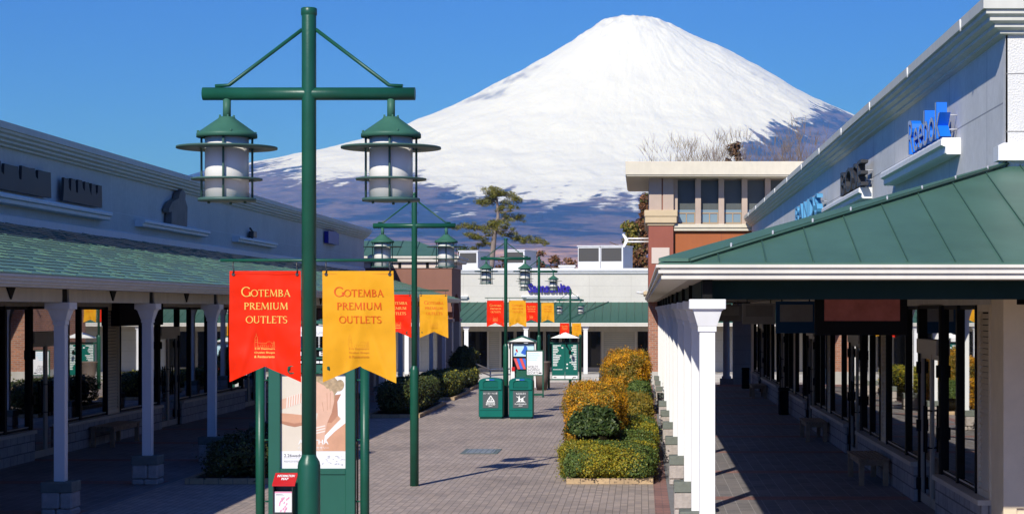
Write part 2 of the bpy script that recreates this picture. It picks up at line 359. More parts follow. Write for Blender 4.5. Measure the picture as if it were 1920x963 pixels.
# roman capitals with serifs, drawn from strokes
def arc(cx,cy,rx,ry,a0,a1,tk,tn,n=22):
    pts=[]
    for i in range(n+1):
        a=R(a0+(a1-a0)*i/n); t=tn+(tk-tn)*abs(math.cos(a))**1.3
        pts.append((cx+rx*math.cos(a),cy+ry*math.sin(a),t))
    return pts
TK,TN=.15,.07
def bar(x0,y0,x1,y1,t): return [(x0,y0,t),(x1,y1,t)]
def ser(x,y,wd=.13): return bar(x-wd,y,x+wd,y,.05)
GL={'G':(.98,[arc(.52,.5,.46,.47,42,325,TK,TN),bar(.88,.06,.88,.42,TK),ser(.88,.43)]),
'O':(1.0,[arc(.5,.5,.43,.46,0,360,TK,TN,28)]),
'T':(.86,[bar(.04,.955,.82,.955,.08),bar(.43,0,.43,.95,TK),ser(.43,.025),bar(.06,.8,.06,.97,.05),bar(.80,.8,.80,.97,.05)]),
'E':(.74,[bar(.2,0,.2,1,TK),bar(.08,.96,.66,.96,TN),bar(.2,.52,.55,.52,TN),bar(.08,.04,.70,.04,TN),bar(.64,.82,.64,.97,.05),bar(.68,.03,.68,.2,.05)]),
'M':(1.16,[bar(.14,0,.22,1,TN),bar(.22,1,.58,.08,TK),bar(.58,.05,.94,1,TN),bar(.94,1,1.0,0,TK),ser(.14,.025,.11),ser(1.0,.025,.13),ser(.2,.975,.1),ser(.96,.975,.1)]),
'B':(.80,[bar(.2,0,.2,1,TK),arc(.3,.745,.30,.215,-90,90,TK,TN,14),arc(.3,.27,.38,.235,-90,90,TK,TN,14),bar(.08,.96,.32,.96,TN),bar(.2,.52,.32,.52,TN),bar(.08,.035,.32,.035,TN)]),
'A':(.96,[bar(.14,0,.48,1,TN),bar(.46,1,.84,0,TK),bar(.26,.34,.70,.34,TN),ser(.14,.025,.12),ser(.84,.025,.13)]),
'P':(.74,[bar(.2,0,.2,1,TK),arc(.3,.72,.34,.24,-90,90,TK,TN,14),bar(.08,.96,.32,.96,TN),bar(.2,.48,.32,.48,TN),ser(.2,.025)]),
'R':(.86,[bar(.2,0,.2,1,TK),arc(.3,.74,.32,.22,-90,90,TK,TN,14),bar(.08,.96,.32,.96,TN),bar(.2,.52,.34,.52,TN),bar(.4,.5,.78,.02,TK),ser(.2,.025),ser(.8,.025,.08)]),
'I':(.42,[bar(.21,0,.21,1,TK),ser(.21,.025),ser(.21,.975)]),
'U':(1.0,[bar(.2,.34,.2,1,TK),arc(.5,.34,.30,.30,180,360,TK,TN,16),bar(.8,.34,.8,1,TN),ser(.2,.975),ser(.8,.975,.11)]),
'L':(.70,[bar(.2,0,.2,1,TK),bar(.08,.04,.66,.04,TN),bar(.64,.03,.64,.22,.05),ser(.2,.975)]),
'S':(.66,[arc(.33,.735,.23,.225,50,268,TK*.85,TN,16),arc(.33,.265,.25,.235,88,-130,TK*.85,TN,16),bar(.55,.8,.55,.95,.045),bar(.08,.05,.08,.2,.045)])}
def put_serif(mb, s, fn, xc, z0, size, width, m=0, first=1.0):
    mb.cur+=1; tot=sum(GL[c][0] for c in s)+(first-1)*GL[s[0]][0]; k=width/(tot*size); x=xc-width/2; d=0
    for i,ch in enumerate(s):
        wd,st=GL[ch]; f=first if i==0 else 1.
        for q in st:
            d+=1
            L=[];Rr=[]
            for j,(px,py,t) in enumerate(q):
                a=q[max(j-1,0)];b=q[min(j+1,len(q)-1)]; dx=b[0]-a[0];dy=b[1]-a[1]; ln=math.hypot(dx,dy) or 1
                nx,ny=-dy/ln,dx/ln
                L.append((px+nx*t/2,py+ny*t/2));Rr.append((px-nx*t/2,py-ny*t/2))
            vs=[fn(x+u*size*k*f,z0+v*size*f,d*.00005) for u,v in L]+[fn(x+u*size*k*f,z0+v*size*f,d*.00005) for u,v in Rr]
            n=len(L); mb.add(vs,[(j,j+1,n+j+1,n+j) for j in range(n-1)],m)
        x+=wd*size*k*f
def dashes(mb, fn, x0, x1, z0, z1, rows, m=0, wmin=.3, wmax=.9, fill=.5, align='L', seed=1, gaps=True):
    r=random.Random(seed); h=(z1-z0)/rows
    for i in range(rows):
        zz=z1-(i+.5)*h; wd=(x1-x0)*r.uniform(wmin,wmax); a=x0 if align=='L' else (x1-wd if align=='R' else (x0+x1-wd)/2); e=a+wd; x=a
        while x<e-1e-6:
            l=min(r.uniform(.05,.16)*(x1-x0) if gaps else wd, e-x)
            mb.add([fn(x,zz-h*fill/2,0),fn(x+l,zz-h*fill/2,0),fn(x+l,zz+h*fill/2,0),fn(x,zz+h*fill/2,0)],[(0,1,2,3)],m)
            x+=l+.012*(x1-x0)

# ------------------------------------------------------------------ foliage
def mesh_quads(name, Q, cols, extra=None, mats=None, origin=(0,0,0)):
    """Q: (n,4,3) quads, cols: (n,3)"""
    n=len(Q); V=(Q.reshape(-1,3)-np.array(origin)); me=bpy.data.meshes.new(name)
    ev,ef=(np.zeros((0,3)),[]) if extra is None else extra
    ev=np.asarray(ev,float); 
    if len(ev): ev=ev-np.array(origin)
    allv=np.vstack([V,ev]) if len(ev) else V
    loops=list(range(4*n)); starts=list(range(0,4*n,4)); tot=[4]*n
    c=np.ones((4*n+sum(len(f) for f in ef),4)); c[:4*n,:3]=np.repeat(cols,4,axis=0)
    for f in ef:
        starts.append(len(loops)); tot.append(len(f)); loops.extend([i+4*n for i in f])
    me.vertices.add(len(allv)); me.vertices.foreach_set('co',allv.ravel())
    me.loops.add(len(loops)); me.loops.foreach_set('vertex_index',loops)
    me.polygons.add(len(starts)); me.polygons.foreach_set('loop_start',starts); me.polygons.foreach_set('loop_total',tot)
    for mt in mats or [M['leaf'],M['core']]: me.materials.append(mt)
    me.polygons.foreach_set('material_index',[0]*n+[1]*len(ef))
    me.update(calc_edges=True); at=me.color_attributes.new('leaf_colour','FLOAT_COLOR','CORNER'); at.data.foreach_set('color',c.ravel())
    me.validate(); return me
def leaves(pts, nrm, size, aspect=.6, jitter=.9, r=rng):
    n=len(pts); N=nrm+r.normal(0,jitter,(n,3)); N/=np.linalg.norm(N,axis=1,keepdims=True)+1e-9
    A=np.cross(N,r.normal(0,1,(n,3))); A/=np.linalg.norm(A,axis=1,keepdims=True)+1e-9; B=np.cross(N,A)
    s=(size*r.uniform(.6,1.35,n))[:,None]
    return np.stack([pts-A*s*.5, pts-B*s*aspect*.5+N*s*.08, pts+A*s*.5, pts+B*s*aspect*.5+N*s*.08],axis=1)
def pal(n, cols, wts, jit=.13, r=rng):
    c=np.array(cols)[r.choice(len(cols),n,p=np.array(wts)/sum(wts))]
    return np.clip(c*(1+r.normal(0,jit,(n,1))),.004,.9)
def shell(n, a, b, c, p, r=rng, lo=.84, lump=.07, ls=3., zcut=0.):
    d=r.normal(0,1,(n,3)); d[:,2]=np.where(d[:,2]<-zcut*3,-d[:,2],d[:,2])
    e=r.uniform(-1,1,(n,3)); k=np.argmax(np.abs(e),axis=1)
    if p>3: d=e
    q=(np.abs(d)**p).sum(1)**(1/p); d=d/q[:,None]
    g=np.stack([np.abs(d[:,0])**(p-1)*np.sign(d[:,0])/a,np.abs(d[:,1])**(p-1)*np.sign(d[:,1])/b,np.abs(d[:,2])**(p-1)*np.sign(d[:,2])/c],1)
    g/=np.linalg.norm(g,axis=1,keepdims=True)+1e-9
    pos=d*np.array([a,b,c])
    L=np.array([noise.noise(Vector(x)*ls) for x in pos])
    L2=np.array([noise.noise(Vector(x)*ls*2.7+Vector((9,3,1))) for x in pos])
    s=1+lump*L*1.6+lump*L2*.8
    pos=pos*(s*np.where(r.random(n)<.72,r.uniform(.95,1.03,n),r.uniform(lo,1.0,n)))[:,None]
    k=r.random(n)<.07; pos[k]*=r.uniform(1.02,1.0+.035/min(a,b,c)+.08,int(k.sum()))[:,None]
    return pos,g,L
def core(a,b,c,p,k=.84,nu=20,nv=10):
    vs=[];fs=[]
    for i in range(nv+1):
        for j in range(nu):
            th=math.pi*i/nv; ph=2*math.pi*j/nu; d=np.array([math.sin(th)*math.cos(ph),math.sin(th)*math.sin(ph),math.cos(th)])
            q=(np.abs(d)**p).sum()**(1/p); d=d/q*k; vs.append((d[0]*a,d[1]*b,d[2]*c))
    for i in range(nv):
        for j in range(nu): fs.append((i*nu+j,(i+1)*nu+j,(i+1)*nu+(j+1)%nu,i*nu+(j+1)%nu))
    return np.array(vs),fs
def bush(name, x0,x1,y0,y1,z0,z1, p, n, size, cols, wts, label, cat, group=None, lump=.07, ls=3., patch=None, aspect=.6, zcut=.0):
    a,b=(x1-x0)/2,(y1-y0)/2; cx,cy=(x0+x1)/2,(y0+y1)/2; c=(z1-z0)/2; cz=(z0+z1)/2
    pos,g,L=shell(n,a,b,c,p,lump=lump,ls=ls,zcut=zcut)
    Q=leaves(pos,g,size,aspect,.65); col=pal(n,cols,wts)
    if patch is not None:
        k=np.array([noise.noise(Vector(x)*patch[1]+Vector((5,7,2))) for x in pos])+rng.normal(0,.12,n)>patch[2]
        col[k]=pal(int(k.sum()),patch[0],[1]*len(patch[0]))
    cv,cf=core(a,b,c,p)
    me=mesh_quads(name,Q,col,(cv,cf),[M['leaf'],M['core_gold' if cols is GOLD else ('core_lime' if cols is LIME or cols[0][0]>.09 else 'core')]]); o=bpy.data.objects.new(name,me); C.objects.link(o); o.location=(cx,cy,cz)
    return tag(o,label,cat,group)
GOLD=[(.70,.34,.012),(.56,.25,.010),(.42,.17,.010),(.34,.21,.018)]
LIME=[(.29,.245,.02),(.20,.20,.02),(.36,.26,.018),(.11,.14,.02)]
DEEP=[(.035,.062,.016),(.055,.085,.020),(.022,.042,.013),(.09,.12,.03)]
GREEN=[(.085,.135,.028),(.06,.10,.024),(.12,.16,.035)]

# ------------------------------------------------------------------ terrain and mountain (true distance)
MX,MY=-120.0,22000.0
def lerp(t,x):
    return float(np.interp(x,[a for a,b in t],[b for a,b in t]))
K=22000/F
def side(l): return [(px*K,h*K) for px,h in l]
PL=side([(0,534),(12,543),(35,541),(53,540),(68,529),(143,484),(223,438),(283,406),(343,375),(413,346),(480,326),(563,300),(663,279),(763,262),(900,225),(1100,170),(1500,95),(2200,40),(3200,8),(3600,0),(6000,0)])
PR=side([(0,534),(12,545),(40,541),(64,536),(110,519),(157,499),(207,474),(307,416),(382,379),(417,363),(500,322),(600,277),(800,205),(1000,152),(1400,85),(2200,35),(3200,8),(3600,0),(6000,0)])
PF=[(0,3250),(150,3300),(330,3320),(420,3290),(700,3040),(1200,2600),(2000,2060),(3000,1560),(4000,1210),(5000,960),(6500,690),(8000,500),(10000,330),(12000,215),(15000,105),(18000,42),(20000,14),(21300,-2.5),(40000,-2.5)]
def fb(x,y,z=0,o=4):
    s=0;a=1
    for i in range(o): s+=a*noise.noise(Vector((x,y,z+i*7.3))); x*=2.05;y*=2.05;a*=.5
    return s
def mountain():
    nr,nt=250,640
    rs=np.concatenate([np.linspace(0,700,26),np.linspace(720,6000,150),np.geomspace(6100,34000,nr-176)])
    th=np.linspace(R(-205),R(25),nt)
    nr=len(rs); Vv=np.zeros((nr*nt,3)); sn=np.zeros(nr*nt); rk=np.zeros(nr*nt); i=0
    SL=[(-6000,1900),(-4200,1500),(-3500,1340),(-2600,1240),(-2150,1260),(-1750,1075),(-1200,1040),(-700,965),(-350,935),(-80,965),(120,1090),(400,1200),(800,1320),(1150,1580),(1400,1880),(1750,2090),(2100,2200),(2600,2270),(6000,2300)]
    pl=[(np.array([a for a,b in T]),np.array([b for a,b in T])) for T in (PL,PR,PF)]
    hL=np.interp(rs,*pl[0]);hR=np.interp(rs,*pl[1]);hF=np.interp(rs,*pl[2])
    for a in range(nr):
        r=rs[a]
        for b in range(nt):
            t=th[b]; cx=math.cos(t); sy=math.sin(t)
            wf=max(0,-sy)**1.5 if sy<0 else 0
            hs=hR[a]*(.5+.5*cx)+hL[a]*(.5-.5*cx)
            if abs(cx)>.0: hs=hR[a]*max(0,min(1,.5+.9*cx))+hL[a]*(1-max(0,min(1,.5+.9*cx)))
            h=hs*(1-wf)+hF[a]*wf
            x=MX+r*cx;y=MY+r*sy
            env=min(1,max(0,(r-150)/900))*min(1,max(0,(9000-r)/5000))
            tw=t+.05*noise.noise(Vector((x/900,y/900,8)))+.02*noise.noise(Vector((x/260,y/260,3))); fa=.5+.5*noise.noise(Vector((x/1500,y/1500,21))); g=abs(noise.noise(Vector((tw*13,r/1900,1.1))))+.6*fa*abs(noise.noise(Vector((tw*29,r/800,4.))))
            h+=env*((g*fa*.55+.55*fb(x/420,y/420,5.,4))*36-9)+min(1,max(0,(r-60)/300))*fb(x/700,y/700,2.)*15*(1 if r<13000 else max(0,(20500-r)/7500))
            if r<900: h+=(26*noise.noise(Vector((x/130,y/130,3)))+14*noise.noise(Vector((x/50,y/50,7))))*min(1,(900-r)/400)
            if r>4500 and r<17000: h+=55*min(1,(r-4500)/2500)*min(1,(17000-r)/4000)*fb(x/2600,y/2600,6.,3)
            if r>21300: h=-2.5
            Vv[i]=(x,y,h)
            sn[i]=(h-lerp(SL,x))/420.+.55*fb(x/900,y/1500,9.)+.40*noise.noise(Vector((t*42,r/2400,3)))*(1+.8*(x>600))+(1.6*math.exp(-((sy+.02)/.16)**2)*(0<cx)*(r<2900))
            q=math.exp(-((x+1450)/420)**2-((h-2560-(x+1450)*.52)/150)**2)*1.1+math.exp(-((x+1750)/330)**2-((h-2325)/60)**2)*1.
            q*=.72; q+=.80*math.exp(-(r/600)**2)*(h<3330)+.5*math.exp(-((x-1500)/500)**2-((h-2460+(x-1500)*.62)/60)**2)
            rk[i]=q*(.62+.9*noise.noise(Vector((x/120,h/90,y/400))))
            i+=1
    fs=[]
    for a in range(nr-1):
        for b in range(nt-1):
            fs.append((a*nt+b,a*nt+b+1,(a+1)*nt+b+1,(a+1)*nt+b))
    me=bpy.data.meshes.new('mountain'); me.from_pydata(Vv.tolist(),[],fs); 
    me.polygons.foreach_set('use_smooth',[True]*len(fs))
    for nm,ar in (('snow',sn),('rock',rk)):
        at=me.attributes.new(nm,'FLOAT','POINT'); at.data.foreach_set('value',ar.astype(np.float32))
    me.update()
    m=bpy.data.materials.new('mountain_ground'); m.use_nodes=True; nt_=m.node_tree; L=nt_.links.new; b=nt_.nodes['Principled BSDF']
    b.inputs['Roughness'].default_value=.9; b.inputs['Specular IOR Level'].default_value=.08
    tc=_n(nt_,'ShaderNodeTexCoord')
    def nz(sc,det,scale3=(1,1,1)):
        mp=_n(nt_,'ShaderNodeMapping'); mp.inputs['Scale'].default_value=scale3; L(tc.outputs['Object'],mp.inputs[0])
        n=_n(nt_,'ShaderNodeTexNoise'); n.inputs['Scale'].default_value=sc; n.inputs['Detail'].default_value=det; n.inputs['Roughness'].default_value=.62; L(mp.outputs[0],n.inputs['Vector']); return n.outputs[0]
    def math_(op,a,b2=None,c=None):
        n=_n(nt_,'ShaderNodeMath',operation=op)
        for i2,v in enumerate((a,b2,c)):
            if v is None: continue
            if isinstance(v,(int,float)): n.inputs[i2].default_value=v
            else: L(v,n.inputs[i2])
        return n.outputs[0]
    at=_n(nt_,'ShaderNodeAttribute'); at.attribute_name='snow'; ar=_n(nt_,'ShaderNodeAttribute'); ar.attribute_name='rock'
    s=math_('ADD',at.outputs['Fac'],math_('MULTIPLY',math_('SUBTRACT',nz(.007,9),.5),1.7))
    mr=_n(nt_,'ShaderNodeMapRange'); mr.inputs[1].default_value=-.10; mr.inputs[2].default_value=.20; L(s,mr.inputs[0])
    rr=math_('ADD',ar.outputs['Fac'],math_('MULTIPLY',math_('SUBTRACT',nz(.012,5,(1,.5,.7)),.5),.9))
    mk=_n(nt_,'ShaderNodeMapRange'); mk.inputs[1].default_value=.24; mk.inputs[2].default_value=.70; mk.inputs[4].default_value=.5; L(rr,mk.inputs[0])
    snow=math_('SUBTRACT',mr.outputs[0],mk.outputs[0])
    sc_=_n(nt_,'ShaderNodeMath',operation='MAXIMUM'); L(snow,sc_.inputs[0]); sc_.inputs[1].default_value=0
    # patches of snow far down
    lo=_n(nt_,'ShaderNodeMapRange'); lo.inputs[1].default_value=.735; lo.inputs[2].default_value=.76; L(nz(.0023,9,(1,.35,1)),lo.inputs[0])
    rp=_n(nt_,'ShaderNodeValToRGB'); e=rp.color_ramp.elements
    e[0].position=.36; e[0].color=(.008,.016,.018,1); e[1].position=.60; e[1].color=(.135,.108,.09,1)
    x=e.new(.47); x.color=(.022,.026,.028,1); x=e.new(.505); x.color=(.10,.08,.075,1)
    L(math_('ADD',math_('MULTIPLY',nz(.0055,9,(.36,.45,1)),.6),math_('MULTIPLY',nz(.0009,3,(.5,.4,1)),.4)),rp.inputs[0])
    # open fields low down
    sp=_n(nt_,'ShaderNodeSeparateXYZ'); L(tc.outputs['Object'],sp.inputs[0])
    fl=_n(nt_,'ShaderNodeMapRange'); fl.inputs[1].default_value=560; fl.inputs[2].default_value=380; L(sp.outputs['Z'],fl.inputs[0])
    fn=_n(nt_,'ShaderNodeMapRange'); fn.inputs[1].default_value=.44; fn.inputs[2].default_value=.55; L(nz(.004,6,(.35,.45,1)),fn.inputs[0])
    fm=math_('MULTIPLY',fl.outputs[0],fn.outputs[0])
    mx0=_n(nt_,'ShaderNodeMix',data_type='RGBA'); L(fm,mx0.inputs[0]); L(rp.outputs[0],mx0.inputs[6]); mx0.inputs[7].default_value=(.46,.29,.20,1)
    v=_n(nt_,'ShaderNodeMapRange'); v.inputs[1].default_value=.3; v.inputs[2].default_value=.7; v.inputs[3].default_value=.6; v.inputs[4].default_value=1.4; L(nz(.008,8),v.inputs[0])
    mxv=_n(nt_,'ShaderNodeMix',data_type='RGBA',blend_type='MULTIPLY'); mxv.inputs[0].default_value=1; L(mx0.outputs[2],mxv.inputs[6]); L(v.outputs[0],mxv.inputs[7])
    mx1=_n(nt_,'ShaderNodeMix',data_type='RGBA'); L(math_('MULTIPLY',lo.outputs[0],.7),mx1.inputs[0]); L(mxv.outputs[2],mx1.inputs[6]); mx1.inputs[7].default_value=(.75,.76,.8,1)
    mx2=_n(nt_,'ShaderNodeMix',data_type='RGBA'); L(sc_.outputs[0],mx2.inputs[0]); L(mx1.outputs[2],mx2.inputs[6]); mx2.inputs[7].default_value=(.69,.76,.90,1)
    L(mx2.outputs[2],b.inputs['Base Color'])
    bp=_n(nt_,'ShaderNodeBump'); bp.inputs['Strength'].default_value=.9; bp.inputs['Distance'].default_value=30
    L(nz(.006,8,(1,.6,.8)),bp.inputs['Height']); L(bp.outputs[0],b.inputs['Normal'])
    me.materials.append(m)
    o=bpy.data.objects.new('mountain',me); C.objects.link(o)
    tag(o,'snow covered volcanic mountain with bare forested lower slopes','mountain',None,'structure')
mountain()

# haze: the air between here and the mountain
hb=MB(); hb.box(-26000,26000,-600,48000,-4,3600)
hm=bpy.data.materials.new('haze_air'); hm.use_nodes=True; hn=hm.node_tree; hn.nodes.remove(hn.nodes['Principled BSDF'])
pv=hn.nodes.new('ShaderNodeVolumePrincipled'); hn.links.new(pv.outputs[0],hn.nodes['Material Output'].inputs['Volume'])
pv.inputs['Color'].default_value=(.10,.32,1.0,1); pv.inputs['Absorption Color'].default_value=(1,1,1,1); pv.inputs['Density'].default_value=4.4e-5; pv.inputs['Anisotropy'].default_value=.0
hz=hb.build('haze',hm); tag(hz,'pale blue haze in the air before the mountain','haze',None,'stuff')

# ------------------------------------------------------------------ ground
def gz(y): return 0 if y<74 else (-.95 if y>96 else -.95*(y-74)/22)
def sheet(name, x0,x1, ys, m, dz=0., mats=None, mi=None, flat=False):
    mb=MB()
    for k,(a,b) in enumerate(zip(ys[:-1],ys[1:])):
        mb.add([(x0,a,dz+(0 if flat else gz(a))),(x1,a,dz+(0 if flat else gz(a))),(x1,b,dz+(0 if flat else gz(b))),(x0,b,dz+(0 if flat else gz(b)))],[(0,1,2,3)],mi(k) if mi else 0)
    o=mb.build(name,mats or m,origin=(0,0,0)); return tag(o,None,None,None,'structure')
sheet('plaza_paving',-60,60,[-30,20,40,60,74,80,85,90,96,110,160],M['paver'])
g2=MB(); g2.add([(-400,-300,-1.6),(400,-300,-1.6),(400,700,-1.6),(-400,700,-1.6)],[(0,1,2,3)])
tag(g2.build('ground',M['earth'],origin=(0,0,0)),None,None,None,'structure')
sheet('arcade_floor_sunny_side',.54,4.44,[19.0]+[y for k in range(12) for y in (20.4+4.95*k,20.95+4.95*k)][:-1]+[77.0],None,.004,[M['arcade'],M['redpav']],lambda k:k%2,True)
sheet('arcade_floor_shaded_side',-12.3,-8.26,[8]+[y for k in range(15) for y in (13.3+4.95*k,13.85+4.95*k)][:-1]+[84.4],None,.004,[M['arcade'],M['redpav']],lambda k:k%2,False)
sheet('brick_strip_sunny_side',.20,.43,[18.6,77.0],M['redpav'],.004,flat=True)
sheet('stone_strip_sunny_side',.43,.54,[18.6,77.0],M['greykerb'],.004,flat=True)
sheet('stone_strip_shaded_side',-8.26,-8.15,[8,74,84.4],M['greykerb'],.004)
mb=MB(); mb.box(-3.78,-3.0,39.9,41.3,.004,.010); fr=mb.build('drain_cover',M['gratefr'])
mb=MB(); mb.box(-3.68,-3.10,40.0,41.2,.010,.016); mb.build('grate',M['grate'],fr)
tag(fr,'pale steel grate with dark frame set in the brick paving','drain cover')

# ------------------------------------------------------------------ colonnade pieces
def column(parent, x, y, z0=0.):
    s=.0785
    mb=MB(); mb.box(x-s,x+s,y-s,y+s,z0+.497,z0+2.80); sh=mb.build('column',M['white'],parent)
    mb=MB(); mb.bbox(x-.094,x+.094,y-.094,y+.094,z0+2.775,z0+2.832,.004)
    a,b=.097,.145; mb.add([(x-a,y-a,z0+2.832),(x+a,y-a,z0+2.832),(x+a,y+a,z0+2.832),(x-a,y+a,z0+2.832),(x-b,y-b,z0+2.99),(x+b,y-b,z0+2.99),(x+b,y+b,z0+2.99),(x-b,y+b,z0+2.99)],[(0,3,2,1),(4,5,6,7),(0,1,5,4),(1,2,6,5),(2,3,7,6),(3,0,4,7)])
    mb.bbox(x-.158,x+.158,y-.158,y+.158,z0+2.99,z0+3.005,.003); mb.bbox(x-.185,x+.185,y-.185,y+.185,z0+3.005,z0+3.105,.005); mb.build('capital',M['white'],sh)
    mb=MB(); t=.225
    rr=random.Random(int(y*10))
    for zz0,zz1,spl in ((0,.10,0),(.105,.345,.06)):
        for (u0,u1) in ((-t,-.02+spl),(-.012+spl,t)): mb.bbox(x+u0,x+u1,y-t,y+t,z0+zz0,z0+zz1,.022)
    st=mb.build('stone_base',M['stone'],sh)
    mb=MB(); mb.bbox(x-t-.005,x+t+.005,y-t-.005,y+t+.005,z0+.345,z0+.497,.01); mb.build('stone_cap',M['stonecap'],sh)
    return sh
def colonnade(parent, x, ys, z0=lambda y:0.):
    first=column(parent,x,ys[0],z0(ys[0])); b=Vector(first.location)
    for y in ys[1:]:
        c=copy_tree(first,parent); c.location=b+Vector((0,y-ys[0],z0(y)-z0(ys[0])))
def louvre(mb, axis, p, a0, a1, z0, z1, out, step=.075):
    """frame and slanted slats of a shutter panel; axis 'Y': plane x=p running along y, out = side it faces (+1/-1)"""
    def bx(u0,u1,d0,d1,w0,w1):
        lo,hi=sorted((p+out*d0,p+out*d1))
        if axis=='Y': mb.box(lo,hi,u0,u1,w0,w1)
        else: mb.box(u0,u1,lo,hi,w0,w1)
    f=.09
    bx(a0,a0+f,0,.06,z0,z1); bx(a1-f,a1,0,.06,z0,z1); bx(a0+f,a1-f,0,.055,z0,z0+f); bx(a0+f,a1-f,0,.055,z1-f,z1)
    z=z0+f
    while z<z1-f-step*.5:
        d0,d1=p+out*.048,p+out*.012
        q=[(d0,z+.004),(d1,z+step*.9),(d1-out*.006,z+step*.9),(d0-out*.006,z+.004)]
        if axis=='Y': mb.prism(q,lambda u,v,w_:(u,w_,v),a0+f,a1-f)
        else: mb.prism(q,lambda u,v,w_:(w_,u,v),a0+f,a1-f)
        z+=step
def shopfront(parent, X, out, starts, lay, zt=3.06, period=9.93, gzf=lambda y:0.):
    """glazed shop wall along Y; lay=(louvre width, mullion, door start, door end, mullion)"""
    lw,m1,d0,d1,m2=lay
    def bx(mb,y0,y1,a,b,z0,z1,m=0):
        lo,hi=sorted((X+out*a,X+out*b)); mb.box(lo,hi,y0,y1,z0,z1,m)
    for s in starts:
        y=lambda t:s+t
        pm=MB(); bx(pm,y(0),y(d0),.0,.16,0,.55); bx(pm,y(d1),y(period),.0,.16,0,.55); pm.each('plinth',M['plinth'],parent)
        sm=MB(); bx(sm,y(0),y(d0),-.02,.21,.55,.615); bx(sm,y(d1),y(period),-.02,.21,.55,.615); sm.each('sill',M['sill'],parent)
        lm=MB(); louvre(lm,'Y',X,y(0),y(lw),.615,zt,out); lm.build('louvre_panel',M['louver'],parent)
        for (a,b) in ((lw,m1),(m1,d0),(d1,m2),(m2,period)):
            g=MB(); bx(g,y(a)+.04,y(b)-.04,.02,.03,.66,zt-.06); gl=g.build('window',M['glass'],parent)
            f=MB(); bx(f,y(a),y(a)+.06,.0,.085,.615,zt); bx(f,y(b)-.06,y(b),.0,.085,.615,zt); bx(f,y(a)+.06,y(b)-.06,.0,.05,.615,.66); bx(f,y(a)+.06,y(b)-.06,.0,.05,zt-.06,zt)
            f.build('window_frame',M['frame'],gl)
            t=MB(); bx(t,y(a)+.06,y(b)-.06,.05,.056,.662,.685); t.build('glazing_bead',M['sill'],gl)
        # double door with transom light
        fr=MB(); bx(fr,y(d0),y(d0)+.09,.0,.10,0,zt); bx(fr,y(d1)-.09,y(d1),.0,.10,0,zt); bx(fr,y(d0)+.09,y(d1)-.09,.0,.09,zt-.05,zt)
        df=fr.build('door_frame',M['frame'],parent)
        g=MB(); bx(g,y(d0)+.09,y(d1)-.09,.02,.03,2.56,zt-.05); g.build('transom_window',M['glass'],df)
        t=MB(); bx(t,y(d0)+.09,y(d1)-.09,-.0,.13,2.33,2.55); t.build('transom_bar',M['doorframe'],df)
        mid=y((d0+d1)/2)
        for sg in (-1,1):
            e0,e1=sorted((mid+sg*.006,y(d0)+.09 if sg<0 else y(d1)-.09))
            g=MB(); bx(g,e0+.07,e1-.07,.03,.04,.16,2.25); dr=g.build('door',M['glass'],parent)
            f=MB(); bx(f,e0,e0+.07,.015,.065,.02,2.33); bx(f,e1-.07,e1,.015,.065,.02,2.33); bx(f,e0+.07,e1-.07,.015,.06,.02,.16); bx(f,e0+.07,e1-.07,.015,.06,2.25,2.33); f.build('door_stile',M['doorframe'],dr)
            h=MB(); hy=mid+sg*.11; xo=X+out*.14; h.tube([(xo,hy,.85),(xo,hy,1.55)],.017,8); 
            for zz in (.92,1.48): h.tube([(xo,hy,zz),(X+out*.05,hy,zz)],.01,6)
            for zz in (.3,1.2,2.1):
                ey=(y(d0)+.09) if sg<0 else (y(d1)-.09); lo,hi=sorted((X+out*.05,X+out*.13)); h.box(lo,hi,ey-.05,ey+.05,zz-.09,zz+.09)
            h.each('handle',M['black'],dr)
# parapet profile (d outwards, z)
def parapet_prof(zt,k=1.): return [(-.45,zt),(.33*k,zt),(.33*k,zt-.13),(.29*k,zt-.135),(.29*k,zt-.185),(.235*k,zt-.215),(.235*k,zt-.26),(.165*k,zt-.29),(.165*k,zt-.33),(.085*k,zt-.36),(.085*k,zt-.395),(.0,zt-.41),(-.45,zt-.41)]

# ------------------------------------------------------------------ sunlit shop building (hipped portico)
XW=4.42; YF=23.3; YE=76.95; EX=.18; EY=19.3; ZE=3.47; ZR=4.74; ZP=6.73
B=thing('shop_building',(9,50,0),'long shop building with white columned portico and smooth hipped green roof','building')
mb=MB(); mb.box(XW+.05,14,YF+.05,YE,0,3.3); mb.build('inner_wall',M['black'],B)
mb=MB(); mb.box(XW,14,YF,YE-.02,3.28,ZP-.38); mb.build('wall',[M['stucco']],B)
mb=MB(); mb.box(XW-.006,14,YF-.012,YF-.002,4.6,ZP-.40,0); mb.box(XW-.004,XW+.02,YF-.012,YF+.16,4.6,ZP-.40)
mb.build('front_wall',M['stuccofront'],B)
mb=MB()
for zz in (5.15,5.85): mb.box(XW-.009,14,YF-.0135,YF-.011,zz,zz+.012)
mb.each('panel_joint',M['greykerb'],B)
mb=MB(); mb.sweep(parapet_prof(ZP),[lambda d,z:(14,YF-d,z),lambda d,z:(XW-d,YF-d,z),lambda d,z:(XW-d,YE-.05,z)]); mb.build('cornice',M['cornice'],B)
mb=MB(); mb.sweep([(0,4.80),(.10,4.80),(.10,4.98),(.02,5.02),(0,5.02)],[lambda d,z:(14,YF-.012-d,z),lambda d,z:(XW-.012-d,YF-.012-d,z),lambda d,z:(XW-.012-d,YF+.22,z)]); mb.build('wall_base_trim',M['white'],B)
